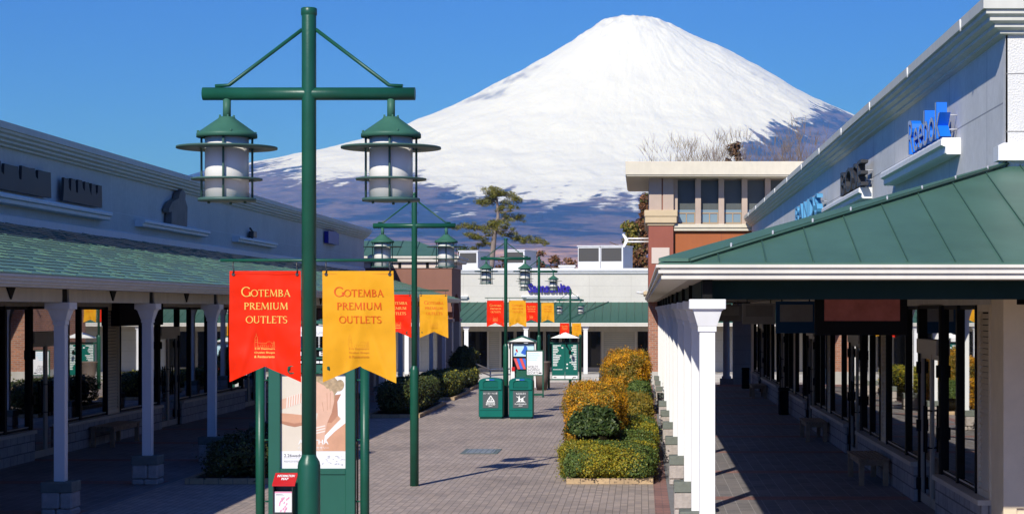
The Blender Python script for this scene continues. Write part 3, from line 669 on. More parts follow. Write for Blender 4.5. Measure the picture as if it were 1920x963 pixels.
# roof: front plane, side plane
def zs(d): return ZE+(ZR-ZE)*d/4.24
fr_=[(EX,EY,ZE),(14,EY,ZE),(14,YF,ZR),(XW,YF,ZR)]
sd_=[(EX,EY,ZE),(XW,YF,ZR),(XW,YE,ZR),(EX,YE,ZE)]
mb=MB()
for q in (fr_,sd_): mb.add(q+[(x,y,z-.05) for x,y,z in q],[(0,1,2,3),(7,6,5,4),(0,1,5,4),(1,2,6,5),(2,3,7,6),(3,0,4,7)])
rf=mb.build('portico_roof',M['roof'],B)
sl=(ZR-ZE)/(YF-EY)
mb=MB()
k=1
while EX+.477*k<13.8:
    mb.cur+=1
    x=EX+.477*k+.12; yt=min(YF,EY+max(.01,x-EX-.30+.27*(x-EX)/(XW-EX))*(YF-EY)/(XW-EX)); z1=ZE+(yt-EY)*sl
    mb.add([(x-.006,EY,ZE),(x+.006,EY,ZE),(x+.006,EY,ZE+.018),(x-.006,EY,ZE+.018),(x-.006,yt,z1),(x+.006,yt,z1),(x+.006,yt,z1+.018),(x-.006,yt,z1+.018)],[(0,1,2,3),(7,6,5,4),(3,2,6,7),(0,3,7,4),(1,5,6,2)])
    k+=1
y=EY+1.
sl2=(ZR-ZE)/(XW-EX)
while y<YE-.1:
    mb.cur+=1
    xt=min(XW,EX+(y-EY)*(XW-EX)/(YF-EY)) ; z1=ZE+(xt-EX)*sl2
    mb.add([(EX,y-.009,ZE),(EX,y+.009,ZE),(EX,y+.009,ZE+.03),(EX,y-.009,ZE+.03),(xt,y-.009,z1),(xt,y+.009,z1),(xt,y+.009,z1+.03),(xt,y-.009,z1+.03)],[(0,1,2,3),(7,6,5,4),(3,2,6,7),(0,3,7,4),(1,5,6,2)])
    y+=.477
mb.each('roof_seam',M['seam'],rf)
# hip flashing: a raised sheet along the hip, thick lower edge
hd=Vector((XW-EX,YF-EY,ZR-ZE)); p0=Vector((EX-.01,EY-.01,ZE+.012)); p1=p0+hd
n_f=Vector((0,-sl,1)).normalized(); lat=Vector((1,0,0))-hd*(hd.x/hd.dot(hd)); 
mb=MB(); a=[p0-Vector((0.0,0,0)),p0+Vector((.30,0,.0)),p1+Vector((.02,-.02,0)),p1]
up=Vector((0,0,.034)); mb.add([v for v in a]+[v+up for v in a],[(3,2,1,0),(4,5,6,7),(0,1,5,4),(1,2,6,5),(2,3,7,6),(3,0,4,7)]); mb.build('hip_flashing',M['roof'],rf)
mb=MB(); mb.tube([p0+Vector((.32,-.012,.012)),p1+Vector((.035,-.035,.012))],.013,6); mb.build('hip_joint',M['seam'],rf)
mb=MB()
for k in range(1,9):
    t=k/8.6; q=p0+hd*t+Vector((.28*(1-t),0,.03)); mb.bbox(q.x,q.x+.02,q.y-.03,q.y-.01,q.z-.02,q.z+.025,.004)
mb.each('roof_stud',M['greyprint'],rf)
# eave cornice with three projecting mouldings, soffit, beams
pe=[(-.3,ZE-.05),(.035,ZE-.018),(.035,ZE-.048),(-.005,ZE-.052),(-.005,ZE-.072),(.012,ZE-.072),(.012,ZE-.105),(-.035,ZE-.109),(-.035,ZE-.128),(-.018,ZE-.128),(-.018,ZE-.162),(-.06,ZE-.166),(-.3,ZE-.166)]
mb=MB(); mb.sweep(pe,[lambda d,z:(14,EY-d,z),lambda d,z:(EX-d,EY-d,z),lambda d,z:(EX-d,YE-.03,z)]); mb.build('eave_cornice',M['cream'],B)
mb=MB(); mb.box(EX+.3,XW+.05,EY+.3,YE-.05,3.302,3.33); mb.box(XW+.05,14,EY+.3,YF,3.302,3.33); mb.build('soffit',M['soffit'],B)
mb=MB(); mb.box(.62,14,19.93,20.09,3.106,3.30); mb.build('front_beam',M['darkgreen'],B)
mb=MB(); mb.box(.63,.77,20.2,YE-.1,3.14,3.30); mb.build('side_beam',M['darkgreen'],B)
CX=.70; cys=[24.0,28.1]+[33.05+4.95*k for k in range(9)]
mb=MB()
mb.box(.62,.72,19.54,19.68,3.106,3.302)
for y in cys: mb.box(CX-.11,CX+.11,y-.06,y+.06,3.106,3.301)
mb.each('bracket',M['black'],B)
colonnade(B,CX,cys)
for x in (.668,5.87,10.87): column(B,x,19.6)
shopfront(B,XW,-1,[24.05+10.05*k for k in range(5)],(.9,2.4,3.8,6.0,7.5),period=10.05)
mb=MB(); mb.box(XW-.04,XW+.12,YF-.06,24.05,0,3.3); mb.each('corner_post',M['louver'],B)
mb=MB(); louvre(mb,'X',YF,XW+.12,XW+1.3,.6,3.06,-1); mb.box(XW+.12,14,YF-.02,YF+.05,0,.6); mb.box(XW+1.3,14,YF-.02,YF+.05,.6,3.3); mb.build('front_louvre_panel',M['louver'],B)
mb=MB(); mb.box(XW-.06,XW+.05,24.05,YE,3.06,3.30); mb.build('shop_header',M['beigebeam'],B)
mb=MB(); mb.box(XW-.03,XW+.05,74.3,YE,0,3.06); mb.build('end_wall',M['beigebeam'],B)
def shelf(parent,X,out,y0,y1,z0,z1,dep,m,name='sign_shelf'):
    h=z1-z0
    pr=[(0,z1),(dep,z1),(dep+.02,z1-.15*h),(dep+.02,z1-.45*h),(dep-.02,z1-.52*h),(dep-.04,z1-.55*h),(dep-.04,z1-.92*h),(dep-.06,z0),(0,z0)]
    mb=MB(); mb.sweep(pr,[lambda d,z:(X+out*d,y0,z),lambda d,z:(X+out*d,y1,z)]); return mb.build(name,m,parent)
shelf(B,XW,-1,26.6,33.4,5.15,5.38,.25,M['white']); shelf(B,XW,-1,36.8,44.4,5.13,5.34,.24,M['white'])
mb=MB(); mb.tube([(XW-.09,68.6,4.75),(XW-.09,68.6,5.35)],.075,10); mb.box(XW-.05,XW,68.55,68.65,5.0,5.1); mb.build('vent_pipe',M['white'],B)
mb=MB()
for k in range(11):
    y=24.6+4.9*k; mb.tube([(XW-.335,y,ZP-.02),(XW-.335,y,ZP-.17)],.014,6)
mb.each('gutter_clip',M['white'],B)

def wall_sign(name,s,y_far,y_near,z0,z1,x,depth,mside,mface,label,split=None):
    t=thing(name,(x,(y_far+y_near)/2,z0),label,'sign')
    mb=MB(); put_text(mb,s,lambda u,v,w_:(x-w_,-u,v),-y_far,-y_near,z0,z1,depth=depth,extrude=.1); mb.build('letters',[mside],t)
    if mface:
        mb=MB(); put_text(mb,s,lambda u,v,w_:(x-depth/2-.006-w_,-u,v),-y_far,-y_near,z0,z1); mb.build('letter_face',mface,t)
    mb=MB()
    for yy in np.linspace(y_far-.25,y_near+.2,5):
        for zz in (z0+.12,z1-.2): mb.tube([(x+depth/2-.02,yy,zz),(XW+.004,yy,zz)],.012,6)
    mb.each('mount',M['greyprint'],t)
    return t
wall_sign('shop_sign','Reebok',29.9,26.7,5.40,5.92,4.23,.15,M['signblue'],M['signblueface'],'bright blue raised letters on the long wall above the white shelf')
wall_sign('shop_sign','BOSE',40.3,36.5,5.36,5.86,4.24,.14,M['dkletters'],None,'charcoal black raised capital letters on a wall shelf')
wall_sign('shop_sign','BANDS',52.2,45.6,5.26,5.78,4.24,.14,M['ltblue'],None,'light blue raised letters standing just above the green portico roof')

# hanging tenant boards under the portico
def hang(x0,x1,y,z0,z1,m,m2,label):
    t=thing('hanging_sign',((x0+x1)/2,y,z0),label,'sign')
    mb=MB(); mb.bbox(x0,x1,y-.05,y+.05,z0,z1,.006); mb.build('board',m,t)
    if m2:
        mb=MB(); h=z1-z0; mb.bbox(x0+.1*(x1-x0),x1-.08*(x1-x0),y-.056,y-.0505,z0+.36*h,z1-.1*h,.002); mb.build('sign_face',m2,t)
    mb=MB()
    for xx in (x0+.12,x1-.12): mb.tube([(xx,y,z1-.01),(xx,y,3.303)],.014,6)
    mb.each('hanger',M['black'],t)
hang(2.20,3.37,24.4,2.675,3.18,M['hs_black'],M['hs_red'],'black hanging sign board with a faded dull red panel')
hang(2.62,3.40,37.5,2.54,3.16,M['hs_navy'],M['hs_grey'],'dark navy hanging sign board under the portico ceiling')
hang(2.56,3.40,48.8,2.63,3.16,M['hs_grey2'],M['hs_grey'],'grey hanging sign board with a darker panel, beside the navy board')
hang(2.40,3.38,65.,2.60,3.16,M['hs_grey'],M['hs_grey2'],'smaller grey hanging sign board deepest under the portico, behind the white capital')

# benches and litter bins in the portico
def bench(x0,x1,y0,y1,zt,label,group='slatted wooden benches along the shop windows'):
    t=thing('bench',((x0+x1)/2,(y0+y1)/2,0),label,'bench',group)
    mb=MB(); n=7; wd=(x1-x0)/n
    for k in range(n): mb.bbox(x0+k*wd+.008,x0+(k+1)*wd-.008,y0,y1,zt-.04,zt,.004)
    mb.build('seat',M['wood'],t)
    for xx in (x0+.02,x1-.11):
        for yy in (y0+.05,y1-.14):
            mb=MB(); mb.bbox(xx,xx+.09,yy,yy+.09,0.005,zt-.04,.005); mb.build('leg',M['wood'],t)
    mb=MB(); 
    for xx in (x0+.045,x1-.085): mb.box(xx,xx+.04,y0+.14,y1-.14,zt-.12,zt-.045)
    for yy in (y0+.08,y1-.12): mb.box(x0+.11,x1-.11,yy,yy+.035,zt-.12,zt-.045)
    mb.each('apron',M['wood'],t)
bench(3.68,4.22,32.6,34.5,.47,'slatted wooden bench under the shop window, largest of the three in the portico')
bench(3.70,4.22,43.4,45.2,.46,'slatted wooden bench halfway down the dark portico, between two others')
bench(3.70,4.22,64.6,66.3,.46,'smallest looking slatted wooden bench deep in the dark portico')
bench(-12.0,-11.45,41.7,43.9,.46,'dark wooden bench against the block plinth of the shaded shops')
def ashbin(x,y,h,label):
    t=thing('litter_bin',(x,y,0),label,'litter bin')
    mb=MB(); mb.bbox(x-.14,x+.14,y-.14,y+.14,0.005,h-.1,.02); mb.build('body',M['hs_black'],t)
    mb=MB(); mb.bbox(x-.15,x+.15,y-.15,y+.15,h-.1,h,.02); mb.box(x-.09,x+.09,y-.155,y-.1501,h-.085,h-.03); mb.build('lid',M['frame'],t)
ashbin(4.05,54.8,.78,'slim black litter bin beside the slatted bench in the portico')
ashbin(3.95,73.,.80,'slim dark litter bin at the far end of the dark portico')

# ------------------------------------------------------------------ shaded shop building
LX=-12.2; LYE=84.4; LE=-8.0
A=thing('shop_building',(-16,48,0),'long shaded shop building with ribbed green canopy roof','building')
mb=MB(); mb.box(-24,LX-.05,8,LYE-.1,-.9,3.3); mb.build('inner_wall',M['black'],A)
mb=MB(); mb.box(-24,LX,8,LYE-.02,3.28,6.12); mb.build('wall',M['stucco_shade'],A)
mb=MB(); mb.sweep(parapet_prof(6.5,1.05),[lambda d,z:(LX+d,8,z),lambda d,z:(LX+d,LYE,z)]); mb.build('cornice',M['cream'],A)
mb=MB(); mb.sweep([(0,4.60),(.05,4.60),(.05,4.80),(.0,4.83)],[lambda d,z:(LX+d,8,z),lambda d,z:(LX+d,LYE,z)]); mb.build('wall_base_trim',M['white'],A)
rows=20; prof=[]
for k in range(rows):
    x0=LX+(LE-LX)*k/rows; x1=LX+(LE-LX)*(k+1)/rows; z0=4.66-(4.66-3.46)*k/rows; z1=4.66-(4.66-3.46)*(k+1)/rows
    prof+=[(x0,z0+.004),(x1,z1+.017)]
prof+=[(LE,3.43),(LX,4.60)]
mb=MB(); mb.sweep(prof,[lambda x,z:(x,8,z),lambda x,z:(x,LYE,z)]); rf=mb.build('canopy_roof',M['rooftile'],A)
mb=MB(); y=8.1
while y<LYE:
    for k in range(rows):
        x0=LX+(LE-LX)*k/rows; x1=LX+(LE-LX)*(k+1)/rows; z0=4.66-(4.66-3.46)*k/rows; z1=4.66-(4.66-3.46)*(k+1)/rows
        r_=.010; hh_=random.choice((.002,.003,.003,.004,.013))
        vs=[]
        for (xx,zz) in ((x0,z0+.004),(x1+.004,z1+.018)):
            vs+=[(xx,y-r_,zz),(xx,y-r_,zz+hh_),(xx,y+r_,zz+hh_),(xx,y+r_,zz)]
        mb.add(vs,[(0,1,5,4),(1,2,6,5),(2,3,7,6),(4,5,6,7)])
    y+=.28
mb.build('roof_rib',M['rooftile'],rf,fix=False)
pe2=[(-.3,3.42),(.02,3.452),(.06,3.452),(.06,3.42),(.03,3.405),(.03,3.37),(0,3.36),(0,3.33),(-.035,3.325),(-.035,3.295),(-.3,3.295)]
mb=MB(); mb.sweep(pe2,[lambda d,z:(LE+d,8,z),lambda d,z:(LE+d,LYE,z)]); mb.build('eave_cornice',M['cream'],A)
mb=MB(); mb.box(LX,LE-.3,8,LYE-.05,3.30,3.33); mb.build('soffit',M['soffit'],A)
lys=[13.25+4.95*k for k in range(15)]
mb=MB()
for a,b in zip(lys[:-1],lys[1:]): mb.box(-8.57,-8.43,a+.16,b-.16,3.107,3.297)
mb.box(-8.57,-8.43,8,lys[0]-.16,3.107,3.297)
mb.each('beam',M['beigebeam'],A)
mb=MB()
for a in lys: mb.box(-8.55,-8.45,a-.13,a+.13,3.106,3.30)
for a in lys: mb.prism([(-.17,0),(.17,0),(0,-.16)],lambda u,v,w_:(w_,a+2.47+u,3.296+v),-8.428,-8.405)
mb.each('bracket',M['black'],A)
colonnade(A,-8.5,lys,gz)
shopfront(A,LX,1,[13.3+10.1*k for k in range(7)],(1.05,3.1,4.6,6.7,8.0),period=10.1)
mb=MB(); mb.box(LX-.05,LX+.06,8,LYE-.1,3.06,3.30); mb.build('shop_header',M['beigebeam'],A)
mb=MB(); mb.box(LX-.04,LX+.03,8,13.3,-.05,3.06); mb.build('end_wall',M['beigebeam'],A)
mb=MB(); mb.box(LX+.04,LX+.24,44.0,48.0,2.62,3.28); mb.build('shop_fascia_board',M['hs_black'],A)
shelf(A,LX,1,30,43.3,5.0,5.19,.26,M['white']); shelf(A,LX,1,46.2,53.2,5.0,5.17,.24,M['white']); shelf(A,LX,1,57.2,63.2,5.02,5.18,.22,M['white'])
# signs on the shaded wall (too soft to read in the photograph: plain raised shapes)
def shape_sign(name,label,polys,m,x=LX+.12,dep=.08,m2=None):
    t=thing(name,(x,polys[0][0][0],polys[0][0][1]),label,'sign')
    mb=MB()
    for q in polys: mb.prism(q,lambda u,v,w_:(w_,u,v),x-dep,x+dep)
    mb.each('letters',m,t)
    mb=MB()
    for q in polys[::2]:
        cy_=sum(p[0] for p in q)/len(q); cz_=sum(p[1] for p in q)/len(q); mb.tube([(x-dep+.01,cy_,cz_),(LX,cy_,cz_)],.02,6)
    mb.each('mount',M['steel'],t); return t
polys=[]; r2=random.Random(4)
for (ya,yb,n) in ((34.2,39.3,5),(40.0,43.0,6)):
    wd=(yb-ya)/n; q=[(ya,5.27),(yb-.1,5.27)]
    for k in range(n-1,-1,-1):
        y0=ya+k*wd; hh=5.80-r2.uniform(0,.05); q+=[(y0+wd-.14,hh),(y0+wd*.5,hh-r2.uniform(0,.03)),(y0+.08,hh)]
        if k: q+=[(y0+.05,hh-r2.uniform(.12,.30)),(y0-.09,hh-r2.uniform(.12,.30))]
    polys.append(q)
shape_sign('shop_sign','row of blurred black block lettering on the shaded wall over a long shelf',polys,M['dkletters'],dep=.03)
shape_sign('shop_sign','tan and dark crest shaped emblem standing on a shelf of the shaded wall',[[(49.0,5.18),(50.7,5.18),(50.75,5.7),(50.5,5.9),(50.55,6.05),(50.2,6.14),(49.9,6.02),(49.8,5.88),(49.1,5.75),(48.75,5.55),(48.8,5.46),(49.05,5.5)]],M['tansign'])
shape_sign('shop_sign','small indigo blue square sign high on the shaded wall beyond the shelves',[[(73.6,5.55),(76.1,5.55),(76.1,6.0),(75.4,6.05),(73.6,6.0)]],M['navyletters'])
mb=MB(); mb.bbox(LX+.06,LX+.22,59.3,59.8,5.23,5.42,.01); mb.bbox(LX+.1,LX+.14,59.5,59.6,5.17,5.24,.004); mb.tube([(LX+.15,59.5,5.4),(LX+.15,59.1,5.5)],.03,8)
tag(mb.build('floodlight',M['steel']),'small grey floodlight on the third shelf of the shaded wall','floodlight')

# ------------------------------------------------------------------ brown corner pavilion past the shaded shops
Vp=thing('corner_pavilion',(-11.5,88.2,-.6),'brown panelled corner pavilion with arched side opening and hipped green roof','building')
PX0,PX1,PY0,PY1=-16.,-8.5,86.0,90.3
mb=MB()
mb.box(PX0,PX1,PY0,PY0+.4,2.9,4.86); mb.box(PX0,PX1,PY1-.4,PY1,2.9,4.86); mb.box(PX0,PX0+.4,PY0+.4,PY1-.4,-1,4.86)
# side wall with arched opening: outline strip
N=16; yc=(PY0+PY1)/2; ra=1.35; zsp=2.45
for i in range(N):
    a0=math.pi*i/N; a1=math.pi*(i+1)/N
    q=[(yc-ra*math.cos(a0),zsp+ra*math.sin(a0)*.95),(yc-ra*math.cos(a1),zsp+ra*math.sin(a1)*.95),(yc-ra*math.cos(a1),4.86),(yc-ra*math.cos(a0),4.86)]
    mb.prism(q,lambda u,v,w_:(w_,u,v),PX1-.4,PX1)
for y0,y1 in ((PY0+.4,yc-ra),(yc+ra,PY1-.4)): mb.box(PX1-.4,PX1,y0,y1,zsp,4.86)
wl_=mb.build('wall',M['brown'],Vp)
mb=MB(); mb.box(-13.6,-13.585,PY0-.004,PY0,2.9,4.86); mb.box(-11.0,-10.985,PY0-.004,PY0,2.9,4.86); mb.each('panel_joint',M['black'],wl_)
mb=MB()
for (x0,x1) in ((-9.15,PX1),(-12.6,-12.0)):
    for y0,y1 in ((PY0,PY0+.75),(PY1-.75,PY1)): mb.box(x0,x1,y0,y1,-1.,zsp)
mb.each('pier',M['soffit'],Vp)
mb=MB()
for (x0,x1) in ((-9.2,PX1+.05),(-12.65,-11.95)):
    for y0,y1 in ((PY0-.05,PY0+.8),(PY1-.8,PY1+.05)): mb.bbox(x0,x1,y0,y1,zsp,zsp+.14,.02)
mb.each('pier_cap',M['pinkpier'],Vp)
mb=MB(); mb.box(PX0,-9.2,PY0,PY0+.4,zsp+.14,2.9); mb.build('lintel',M['brown'],Vp)
mb=MB(); mb.box(PX0-.1,PX1+.06,PY0-.06,PY1+.06,4.86,5.11); bandw=mb.build('frieze',M['pinkwhite'],Vp)
mb=MB()
for k in range(12): 
    x=-8.9-.62*k; mb.box(x-.13,x,PY0-.072,PY0-.061,4.87,5.10)
mb.each('frieze_slot',M['frame'],bandw)
mb=MB(); mb.sweep([(-.2,5.11),(.22,5.11),(.26,5.16),(.26,5.26),(.34,5.30),(.34,5.38),(-.2,5.38)],[lambda d,z:(PX0-d,PY0-d,z),lambda d,z:(PX1+d,PY0-d,z),lambda d,z:(PX1+d,PY1+d,z),lambda d,z:(PX0-d,PY1+d,z)]); mb.build('cornice',M['cream'],Vp)
mb=MB(); a=[(PX0-.3,PY0-.3,5.385),(PX1+.3,PY0-.3,5.385),(PX1+.3,PY1+.3,5.385),(PX0-.3,PY1+.3,5.385),(PX0+2.2,yc,6.15),(-10.35,yc,6.15)]
mb.add(a,[(0,1,5,4),(1,2,5),(2,3,4,5),(3,0,4),(3,2,1,0)]); rf=mb.build('roof',M['roof'],Vp)
mb=MB()
for k in range(9):
    x=-8.6-.78*k; zt=1.; f=min(1,(PX1+.3-x)/2.15); mb.tube([(x,PY0-.3,5.40),(x,PY0-.3+2.45*f,5.40+.765*f)],.016,5)
mb.each('roof_seam',M['seam'],rf)

# ------------------------------------------------------------------ tower building at the end of the portico
T=thing('tower_building',(4,81,0),'brick and orange tower with flat cream roof slab and tall dark windows','building')
TX0,TX1,TY0,TY1=.28,9.0,77.0,85.0
mb=MB(); mb.box(TX0,1.02,TY0,TY1,.52,3.42); mb.build('brick_pier',M['brick'],T)
mb=MB(); mb.box(TX0-.02,1.04,TY0-.02,TY1+.02,-.5,.52); mb.build('pier_base',M['concrete'],T)
mb=MB(); mb.bbox(TX0-.13,1.1,TY0-.13,TY1+.1,3.42,3.58,.02); mb.bbox(TX0-.2,1.16,TY0-.2,TY1+.15,3.58,3.74,.03); mb.build('pier_capital',M['tancap'],T)
mb=MB(); mb.box(TX0,1.27,TY0,TY1,3.74,6.36); mb.build('upper_pier',M['redbrown'],T)
mb=MB(); mb.box(1.05,TX1,TY0+.28,TY1-.2,3.42,6.15); mb.build('wall',M['orange'],T)
mb=MB(); mb.box(3.2,3.215,TY0+.272,TY0+.281,3.5,6.15); mb.each('panel_joint',M['redbrown'],T)
mb=MB(); mb.bbox(.40,1.12,TY0-.03,TY0-.002,4.84,5.48,.008); mb.build('blank_panel',M['pinkwhite'],T)
mb=MB()
for d,z0,z1 in ((.05,6.36,6.46),(.14,6.46,6.72),(.17,6.72,6.98)): mb.bbox(TX0-d,1.27+d,TY0-d,TY1+d,z0,z1,.02)
mb.build('pier_cornice',M['tancap'],T)
mb=MB(); mb.box(TX0+.02,.80,TY0+.02,TY1,6.98,8.28); mb.box(.86,1.28,TY0+.02,TY1,6.98,8.28); mb.box(.78,.88,TY0+.06,TY1-.1,6.98,8.28,1); mb.build('upper_pilaster',[M['pinkpier'],M['brown']],T)
mb=MB(); mb.bbox(1.29,TX1,TY0+.10,TY1-.3,6.15,6.27,.02); mb.bbox(1.29,TX1,TY0+.04,TY1-.3,6.27,6.43,.02); mb.build('sill_band',M['creamtower'],T)
mb=MB(); mb.box(1.1,TX1,TY0+.55,TY1-.3,6.43,8.28); mb.build('window_wall',M['pinkpier'],T)
wx=[1.455+.935*k for k in range(8)]
for x in wx:
    g=MB(); g.box(x,x+.70,TY0+.50,TY0+.549,6.50,8.2); wd=g.build('window',M['blind'],T)
    f=MB(); f.box(x,x+.70,TY0+.46,TY0+.499,6.86,6.91); f.box(x,x+.70,TY0+.46,TY0+.499,6.46,6.51); f.box(x+.33,x+.37,TY0+.46,TY0+.499,6.51,6.86); f.box(x,x+.03,TY0+.46,TY0+.499,6.51,6.86); f.box(x+.67,x+.70,TY0+.46,TY0+.499,6.51,6.86); f.build('window_frame',M['tanframe'],wd)
    f=MB(); f.box(x+.03,x+.33,TY0+.485,TY0+.498,6.51,6.86); f.box(x+.37,x+.67,TY0+.485,TY0+.498,6.51,6.86); f.box(x,x+.70,TY0+.485,TY0+.498,6.911,7.02); f.build('lower_pane',M['paleglass'],wd)
mb=MB()
for k in range(9):
    x=1.455+.935*k-.235; mb.box(x+.005,x+.23,TY0+.22,TY0+.55,6.43,8.28)
mb.each('window_pilaster',M['pinkpier'],T)
mb=MB(); mb.bbox(-.64,TX1+.9,76.0,86.0,8.32,8.86,.02); mb.bbox(-.60,TX1+.8,76.05,85.9,8.27,8.32,.01); mb.build('roof_slab',M['creamtower'],T)
mb=MB(); mb.box(1.02,XW,TY0+.3,TY0+.6,3.25,3.42); mb.build('lintel',M['black'],T)
mb=MB(); mb.box(3.98,TX1,TY1-1.2,TY1-.9,-.6,3.3); mb.build('rear_wall',M['farwall'],T)
mb=MB(); mb.lathe(3.62,82.,[(0,.06),(.2,.06),(.2,.16),(.15,.18),(.14,2.6),(.19,2.62),(.19,2.7),(.15,2.72),(.2,2.9),(.22,3.25),(0,3.25)],20); mb.build('round_column',M['white'],T)
mb=MB(); mb.box(3.35,3.9,81.7,82.3,-.5,.06); mb.build('column_base',M['stone'],T)
mb=MB()
for dz in (0,.13): mb.tube([(-.55,78,5.75+dz),(TX0+.01,78,5.75+dz)],.035,8)
mb.prism([(-.55,.0),(-.72,.20),(-.80,.18),(-.68,-.06),(-.78,-.34),(-.70,-.36),(-.55,-.12)],lambda u,v,w_:(u,w_,5.88+v),77.97,78.03); mb.build('wall_bracket',M['white'],T)
mb=MB(); mb.tube([(-.2,77.2,3.70),(.10,77.2,3.66)],.05,8); mb.tube([(.0,77.2,3.7),(.2,77.2,3.78)],.018,6)
mb.build('security_camera',M['ac'],T)

# ------------------------------------------------------------------ far white shop building
D=thing('shop_building',(-6,113,-.6),'far white shop building with green roofed veranda and blue lettering','building')
FY,FE,FZ=110.,106.,-.55
mb=MB(); mb.box(-24,12,FY,FY+14,-1,5.06); mb.build('wall',M['farwall'],D)
mb=MB(); mb.sweep([(-.4,5.36),(.24,5.36),(.24,5.24),(.18,5.22),(.18,5.16),(.10,5.13),(.10,5.07),(0,5.04),(-.4,5.04)],[lambda d,z:(-24,FY-d,z),lambda d,z:(12,FY-d,z)]); mb.build('cornice',M['white'],D)
mb=MB(); q=[(-24,FE,2.30),(12,FE,2.30),(12,FY,3.42),(-24,FY,3.42)]
mb.add(q+[(x,y,z-.06) for x,y,z in q],[(0,1,2,3),(7,6,5,4),(0,1,5,4),(1,2,6,5),(2,3,7,6),(3,0,4,7)]); rf=mb.build('veranda_roof',M['farroof'],D)
mb=MB()
for k in range(80):
    x=-23.8+.45*k
    xt=x+(.9 if x<-3.5 else 0); mb.tube([(x,FE,2.312),(xt,FY,3.43)],.017,5)
mb.tube([(-4.4,FE,2.32),(-1.9,FY,3.44)],.035,6)
mb.each('roof_seam',M['seam'],rf)
mb=MB(); mb.sweep([(-.3,2.27),(.06,2.27),(.06,2.19),(.02,2.17),(.02,2.08),(-.3,2.08)],[lambda d,z:(-24,FE-d,z),lambda d,z:(12,FE-d,z)]); mb.build('eave_cornice',M['cream'],D)
mb=MB(); mb.box(-24,12,FE+.3,FY,2.08,2.11); mb.build('soffit',M['soffit'],D)
mb=MB(); mb.box(-24,12,FY-.06,FY,1.75,2.08); mb.build('shop_header',M['beigebeam'],D)
def X110(px): return (px-VX)/F*FY
segs=[(820,862),(866,915),(939,965),(967,990),(992,1020),(1022,1050),(1052,1085),(1088,1128),(1194,1240),(1242,1300)]
for a,b in segs:
    x0,x1=X110(a),X110(b); g=MB(); g.box(x0+.04,x1-.04,FY-.05,FY-.02,FZ+.25,1.75); wd=g.build('window',M['darkglass'],D)
    f=MB(); f.box(x0,x0+.05,FY-.08,FY-.01,FZ,1.75); f.box(x1-.05,x1,FY-.08,FY-.01,FZ,1.75); f.box(x0+.05,x1-.05,FY-.08,FY-.01,FZ,FZ+.25); f.build('window_frame',M['doorframe'],wd)
mb=MB(); mb.box(X110(1132),X110(1190),FY-.05,FY-.01,FZ,2.0-.25); mb.box(X110(917),X110(937),FY-.05,FY-.01,FZ,1.75); sdg=mb.each('siding_panel',M['siding'],D)[0]
mb=MB(); 
for px in (1130,1192,915.5,938): mb.box(X110(px)-.05,X110(px)+.05,FY-.09,FY-.05,FZ,1.75)
mb.each('panel_frame',M['creamtower'],sdg)
mb=MB(); mb.box(-24,12,FE-.6,FY,-1.2,FZ); mb.box(-24,12,FE-1.0,FE-.6,-1.2,FZ-.14); mb.box(-24,12,FE-1.4,FE-1.0,-1.2,FZ-.28); mb.build('entrance_step',M['step'],D)
for x in (-16.3,-13.,-9.7,-6.4,-3.1,3.5,6.8):
    mb=MB(); mb.box(x-.11,x+.11,FE+.2,FE+.42,FZ,1.9); c=mb.build('column',M['white'],D)
    mb=MB(); mb.bbox(x-.15,x+.15,FE+.16,FE+.46,1.9,1.97,.01); mb.bbox(x-.18,x+.18,FE+.13,FE+.49,1.97,2.08,.01); mb.build('capital',M['white'],c)
shf=MB(); 
for x0,x1 in ((X110(978),X110(1085)),(-11.2,X110(878))): shf.bbox(x0,x1,FY-.22,FY,3.70,3.80,.02); shf.bbox(x0+.05,x1-.05,FY-.15,FY,3.62,3.70,.01)
shf.build('sign_shelf',M['white'],D)
st=thing('shop_sign',(-5.3,109.8,3.98),'indigo blue raised letters on the far white building wall','sign')
mb=MB(); put_text(mb,'Samsonite',lambda u,v,w_:(u,109.85-w_,v),X110(990),X110(1070),3.97,4.53,depth=.16,extrude=.1,bold=.035); mb.build('letters',M['navyletters'],st)
mb=MB(); 
for x in (X110(995),X110(1030),X110(1066)): mb.box(x,x+.04,109.9,FY,4.05,4.1)
mb.each('mount',M['steel'],st)
def ac(x0,x1,y0,y1,z0,z1,n,label):
    t=thing('air_conditioner',((x0+x1)/2,(y0+y1)/2,z0),label,'air conditioner','air conditioners on the far white roof')
    mb=MB(); wd=(x1-x0)/n
    for k in range(n): mb.bbox(x0+k*wd+.01,x0+(k+1)*wd-.01,y0,y1,z0,z1,.02); mb.bbox(x0+k*wd-.04,x0+(k+1)*wd+.04,y0-.06,y1+.05,z1,z1+.07,.02)
    mb.build('casing',M['ac'],t)
    for k in range(n):
        g=MB(); g.box(x0+k*wd+.06,x0+(k+1)*wd-.1,y0-.012,y0-.001,z0+.34*(z1-z0),z1-.08); g.build('grille',M['grille'],t)
    f=MB()
    for xx in (x0+.05,x1-.13): f.box(xx,xx+.08,y0+.1,y1-.1,5.04,z0)
    f.build('skid',M['steel'],t); t.rotation_euler.z=R(-15)
def X116(px): return (px-VX)/F*116
ac(X116(868),X116(906),116,118.2,5.45,6.50,1,'single white air conditioner beside the pine trunk, on the far roof')
ac(X116(955),X116(994),116,118.3,5.45,6.55,1,'single white air conditioner behind the third lamp top, on the far roof')
ac(X116(1090),X116(1179),116,118.2,5.45,6.80,2,'large double white air conditioner with two dark grilles near the tower')
mb=MB(); mb.bbox(X116(1049),X116(1077),116,117,5.36,5.55,.01); mb.bbox(X116(1047),X116(1079),115.95,117.05,5.55,5.68,.02); mb.box(X116(1052),X116(1074),116.1,116.9,5.04,5.36)
tag(mb.build('roof_vent',M['ac']),'low white capped vent box on the far white roof','roof vent')

